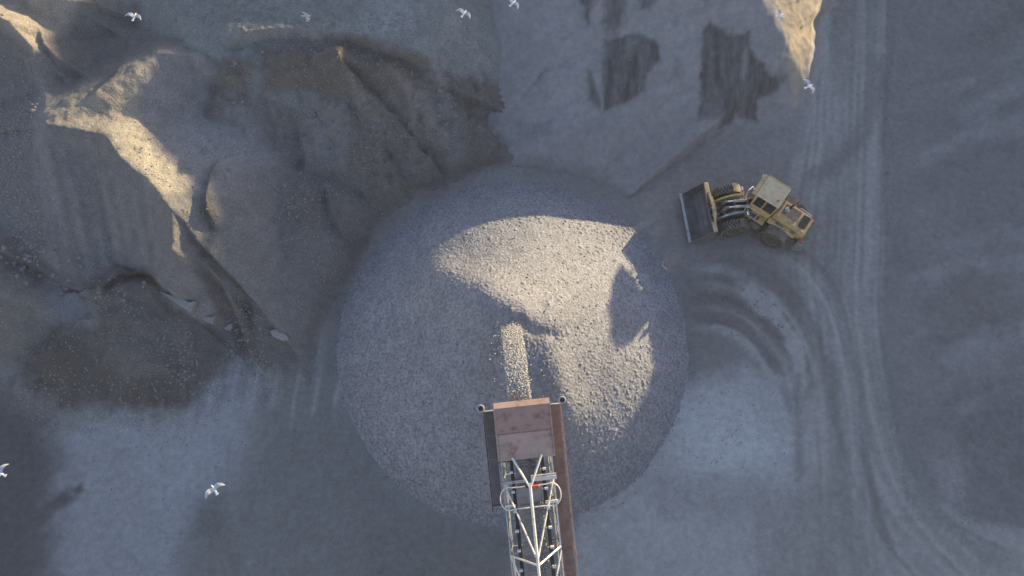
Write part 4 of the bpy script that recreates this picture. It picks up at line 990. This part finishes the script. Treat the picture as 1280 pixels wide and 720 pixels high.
for k in range(15000):
    t = rnd.random() * .86
    v = 5.35 + rnd.gauss(0, .16)
    stray = rnd.random() < .012; lat = rnd.gauss(0, .45); lat = max(-1, min(1, lat)) * (.55 + rnd.gauss(0, .03)) if not stray else lat * 1.3
    p = p0 + fh * ((v + (rnd.gauss(0, .35) if stray else 0)) * t) + Vector((0, 0, 1.45 * t - 4.9 * t * t)) + La_ * lat + Vector((0, 0, rnd.gauss(0, .05 + .04 * t)))
    stone_mesh(p.x, p.y, p.z, rnd.uniform(.022, .05), mb, .9)
tag(mb.build('falling_gravel', 'stonepale'), 'dense band of pale crushed stone thrown from the conveyor head', 'gravel', kind='stuff')

# ------------------------------------------------------------------ loose rubble
dg = bpy.context.evaluated_depsgraph_get()
def hit(x, y):
    ok, loc, nrm, idx, ob, _ = scene.ray_cast(dg, Vector((x, y, 40)), Vector((0, 0, -1)))
    return (loc.z, ob.name) if ok else (0, '')
bpy.context.view_layer.update(); dg = bpy.context.evaluated_depsgraph_get()
mb = MB()
def scatter(px, py, rx, ry, n, r0, r1, z=0):
    for _ in range(n):
        a = rnd.random() * 6.283; q = math.sqrt(rnd.random())
        x, y = at(px + rx * q * math.cos(a), py + ry * q * math.sin(a), z)
        zz, nm = hit(x, y)
        if not nm or nm.startswith(('stack', 'wheel', 'head', 'walk')): continue
        if zz > 7.8: continue
        r = r0 + (r1 - r0) * rnd.random() ** 3; stone_mesh(x, y, zz + r * .2, r, mb)
for a in [(25, 180, 38, 140, 1700, .035, .14, 3), (310, 420, 30, 55, 300, .03, .13, .5), (225, 440, 22, 40, 260, .025, .09, 1), (60, 500, 40, 30, 180, .025, .09, .3),
          (420, 180, 60, 70, 420, .03, .09, 2), (370, 310, 60, 50, 200, .03, .08, 2), (420, 40, 110, 35, 900, .03, .10, 4.4), (350, 180, 90, 90, 200, .05, .16, 2),
          (200, 490, 60, 30, 100, .03, .10, .3), (560, 130, 14, 70, 90, .05, .16, 1), (290, 30, 60, 30, 350, .03, .10, 4), (100, 300, 90, 60, 60, .03, .1, 1),
          (1110, 150, 8, 150, 150, .05, .14, 0), (1190, 360, 90, 340, 600, .04, .11, .4), (520, 640, 110, 30, 0, .04, .1, 0), (640, 445, 228, 234, 2600, .035, .085, 0), (640, 445, 238, 240, 700, .03, .10, 0),
          (60, 335, 60, 30, 120, .05, .2, 1.5), (150, 140, 80, 30, 120, .02, .06, 4.5), (930, 380, 60, 50, 260, .03, .10, 0), (300, 200, 110, 90, 900, .025, .09, 2.5), (470, 150, 80, 60, 600, .025, .09, 2), (150, 440, 100, 60, 700, .02, .08, 1), (350, 330, 80, 80, 500, .025, .08, 1.5), (140, 270, 70, 80, 250, .02, .08, 2.5), (900, 560, 120, 120, 200, .03, .07, 0), (1060, 360, 60, 350, 400, .03, .07, 0), (700, 150, 180, 80, 150, .03, .08, 1), (330, 600, 240, 100, 400, .03, .08, 0), (150, 370, 50, 20, 60, .05, .15, 1)]:
    scatter(*a)
tag(mb.build('loose_rubble', 'stone'), 'scattered loose stones over the mounds and ground', 'rubble', kind='stuff')

# pale slabs broken out of the mound's foot
def slab(pts, z, th, label, tilt=.0):
    P = W(pts, z); cx = sum(p[0] for p in P) / len(P); cy = sum(p[1] for p in P) / len(P); zz, _ = hit(cx, cy)
    zz += .1
    m = MB(); n = len(P)
    top = [(p[0] - cx, p[1] - cy, zz + th + tilt * (p[0] - cx)) for p in P]; bot = [(p[0] - cx, p[1] - cy, zz - .35 + tilt * (p[0] - cx)) for p in P]
    m.add(bot + top, [tuple(range(n - 1, -1, -1)), tuple(range(n, 2 * n))] + [(i, (i + 1) % n, n + (i + 1) % n, n + i) for i in range(n)])
    o = m.build('rock_slab', 'slab'); o.location = (cx, cy, 0); tag(o, label, 'rock slab', 'pale slabs at the foot of the mounds'); return o
slab([(213, 373), (235, 388), (251, 398), (256, 384), (250, 386), (232, 378)], .8, .10, 'long thin pale slab left of the two short ones')
slab([(256, 401), (270, 408), (274, 395), (270, 399), (262, 398)], .8, .10, 'small hooked pale slab, middle one of the row')
slab([(279, 410), (287, 413), (290, 404), (285, 405)], .8, .10, 'smallest pale slab at the right end of the row')
slab([(341, 417), (348, 414), (362, 422), (364, 427), (356, 428), (345, 423)], .5, .16, 'lone pale oval slab between round mound and sandy flat')

# ------------------------------------------------------------------ gulls
def gull(px, py, z, head_deg, label, bank=0, flap=.16, span=1.15, wingmat='wing', white='feather'):
    x, y = at(px, py, z)
    root = empty('gull', (x, y, z), R(head_deg)); root.rotation_euler = (R(bank), 0, R(head_deg))
    tag(root, label, 'gull', 'gulls flying over the quarry')
    # body: one surface from bill to tail (x forward)
    b = MB(); prof = [(.29, .004), (.265, .018), (.23, .038), (.19, .040), (.15, .052), (.08, .070), (.0, .074), (-.08, .060), (-.15, .036), (-.18, .026)]
    n = 10; vs = []; fs = []
    for (xx, r) in prof: vs += [(xx, r * math.cos(2 * math.pi * k / n), r * .85 * math.sin(2 * math.pi * k / n) + (.02 if xx > .15 else 0)) for k in range(n)]
    for i in range(len(prof) - 1):
        for k in range(n): fs.append((i * n + k, i * n + (k + 1) % n, (i + 1) * n + (k + 1) % n, (i + 1) * n + k))
    fs += [tuple(range(n)), tuple((len(prof) - 1) * n + k for k in range(n - 1, -1, -1))]
    b.add(vs, fs); b.build('body', white, root, True)
    t = MB(); t.prism([(-.13, -.03), (-.13, .03), (-.31, .085), (-.33, .0), (-.31, -.085)], -.008, .008, 'z'); t.build('tail', white, root)
    hs = span / 2
    for sy in (-1, 1):
        # wing stations: y, leading x, trailing x, z
        S = [(.04, .10, -.10, .02), (.22 * hs / .58, .17, -.06, .02 + flap * .5), (.36 * hs / .58, .13, -.07, .02 + flap * .62), (.50 * hs / .58, .0, -.13, .02 + flap * .45), (hs, -.16, -.19, .02 + flap * .2)]
        vs = []; fs = []
        for (yy, xl, xt, zz) in S:
            xm = xl * .6 + xt * .4
            vs += [(xl, sy * yy, zz), (xm, sy * yy, zz + .014), (xt, sy * yy, zz), (xm, sy * yy, zz - .006)]
        for i in range(len(S) - 1):
            for k in range(4): fs.append((i * 4 + k, i * 4 + (k + 1) % 4, i * 4 + 4 + (k + 1) % 4, i * 4 + 4 + k))
        fs += [(0, 1, 2, 3), (19, 18, 17, 16)]
        wv = MB(); wv.add(vs, fs); wg = wv.build('wing', wingmat, root, True)
        # white leading edge
        e = MB(); e.tube([(xl + .004, sy * yy, zz + .006) for (yy, xl, xt, zz) in S], .016, 6, r2=.007); e.build('leading_edge', white, wg, True)
    bk = MB(); bk.tube([(.285, 0, .02), (.325, 0, .012)], .009, 6, r2=.003); bk.build('beak', 'beak', root)
    return root
gull(168, 21, 9.0, 75, 'white gull with wings spread over the dark spoil, upper left')
gull(383, 20, 7.0, 5, 'small grey gull seen edge on over the gravel bench', bank=84, span=.9, white='wing')
gull(580, 17, 8.5, 58, 'white gull over the left side of the smooth slope')
gull(641, 4, 9.0, 48, 'white gull cut by the top edge of the frame')
gull(975, 19, 6.5, 15, 'white gull above the sunlit crest of the smooth slope')
gull(1011, 108, 8.0, 25, 'white gull over the lower tip of the sunlit crest')
gull(1, 592, 9.0, 160, 'white gull cut by the left edge of the frame')
gull(268, 612, 9.0, 128, 'white gull above the pale sandy flat, lower left')

# ------------------------------------------------------------------ unseen quarry bank beyond the upper right edge: crest shaped to shade the floor
te = math.tan(SUN_EL); dS = (math.cos(SUN_AZ), math.sin(SUN_AZ)); dU = (-dS[1], dS[0])
UP = [(-90, 3.5), (-60, 3.0), (-30, 1.6), (-14, 1.6), (-7, 1.6), (-4, 1.5), (-1.5, 1.15), (0.3, .9), (1.4, .6), (2.8, -.5), (4.2, -1.15), (5.8, -1.2), (7.2, -1.2), (8.3, -1.15), (9.15, -1.1), (9.9, -1.45), (10.4, -1.65), (11.0, -1.7), (13.0, -.9), (14.4, .8), (15.6, 2.4), (17.5, 3.1), (20, 3.4), (23, 4.0), (25, 4.5), (29, 4.65), (37, 4.7), (39.5, 4.6), (42, 4.6), (47, 4.9), (60, 5.4), (100, 5.4)]
def bank():
    D = 64.0
    us = np.concatenate([np.arange(-88, -20, 1.0), np.arange(-20, 22, .22), np.arange(22, 98, .8)]); vs_ = np.concatenate([np.arange(-16, 4, .8), np.arange(4, 60, 4)])
    U, V = np.meshgrid(us, vs_)
    crest = np.interp(U, [p[0] for p in UP], [p[1] for p in UP]) + te * D
    crest = crest + .12 * fbm(U, U * 0, 1.6, 4, 601)
    h = np.where(V < 0, crest + V * .66, crest + .0 * V - .02 * V)
    h = np.where(V < -.2, h + .3 * fbm(U, V, 4, 4, 602), h)
    Xw = dS[0] * (D + V) + dU[0] * U; Yw = dS[1] * (D + V) + dU[1] * U
    idx = np.arange(U.size).reshape(U.shape)
    me = bpy.data.meshes.new('quarry_bank')
    Vv = np.stack([Xw.ravel(), Yw.ravel(), h.ravel()], 1)
    F = np.stack([idx[:-1, :-1], idx[:-1, 1:], idx[1:, 1:], idx[1:, :-1]], -1).reshape(-1, 4)
    me.from_pydata(Vv.tolist(), [], F.tolist())
    ca = me.color_attributes.new('tone', 'FLOAT_COLOR', 'POINT'); ca.data.foreach_set('color', np.tile(np.array([.16, .15, .14, 1], np.float32), len(Vv)))
    me.materials.append(M['rough']); o = bpy.data.objects.new('hillside', me); col.objects.link(o); tag(o, kind='structure')
bank()

def shadow_caster():
    """added and unseen behind the upper right corner, only to throw the pointed shadow on the stone pile"""
    D = 61.0; gz = 2.2
    X0, Y0 = dS[0] * D + dU[0] * 4.5, dS[1] * D + dU[1] * 4.5
    zb = te * D
    root = empty('shadow_caster', (X0, Y0, gz), SUN_AZ)
    tag(root, 'added hopper-shaped shadow caster on four thin legs, unseen beyond the upper right corner', 'hopper')
    P = [(6.75, 1.0), (6.45, 1.7), (5.9, 2.25), (5.35, 2.6), (4.9, 3.05), (4.2, 2.95), (3.5, 3.1), (2.7, 2.85), (2.3, 2.2), (2.5, 1.5), (3.0, .95), (4.6, .8)]  # added shadow caster: outline shaped only for the shadow it throws
    m = MB(); m.prism([(u - 4.5, p + zb - gz) for u, p in P], -.9, .9, 'x'); m.build('caster_body', 'rust', root)
    for a in (-.8, .8):
        for b in (-1.3, 1.5):
            m = MB(); m.tube([(a, b, -.3), (a, b, 3.2)], .07, 8); m.build('leg', 'galvdull', root)
shadow_caster()

def haze():
    """thin stone dust hanging in the air of the yard"""
    m = bpy.data.materials.new('dust_haze'); m.use_nodes = True; n = m.node_tree.nodes; l = m.node_tree.links
    n.remove(n['Principled BSDF']); v = n.new('ShaderNodeVolumePrincipled'); v.inputs['Color'].default_value = (.95, .95, .95, 1)
    v.inputs['Density'].default_value = HAZE; v.inputs['Anisotropy'].default_value = 0.0
    l.new(v.outputs[0], n['Material Output'].inputs['Volume'])
    b = MB(); b.box(-1750, 1750, -1750, 1750, -1.5, 47.5); o = b.build('haze', m); tag(o, kind='stuff')
HAZE = .00026
haze()
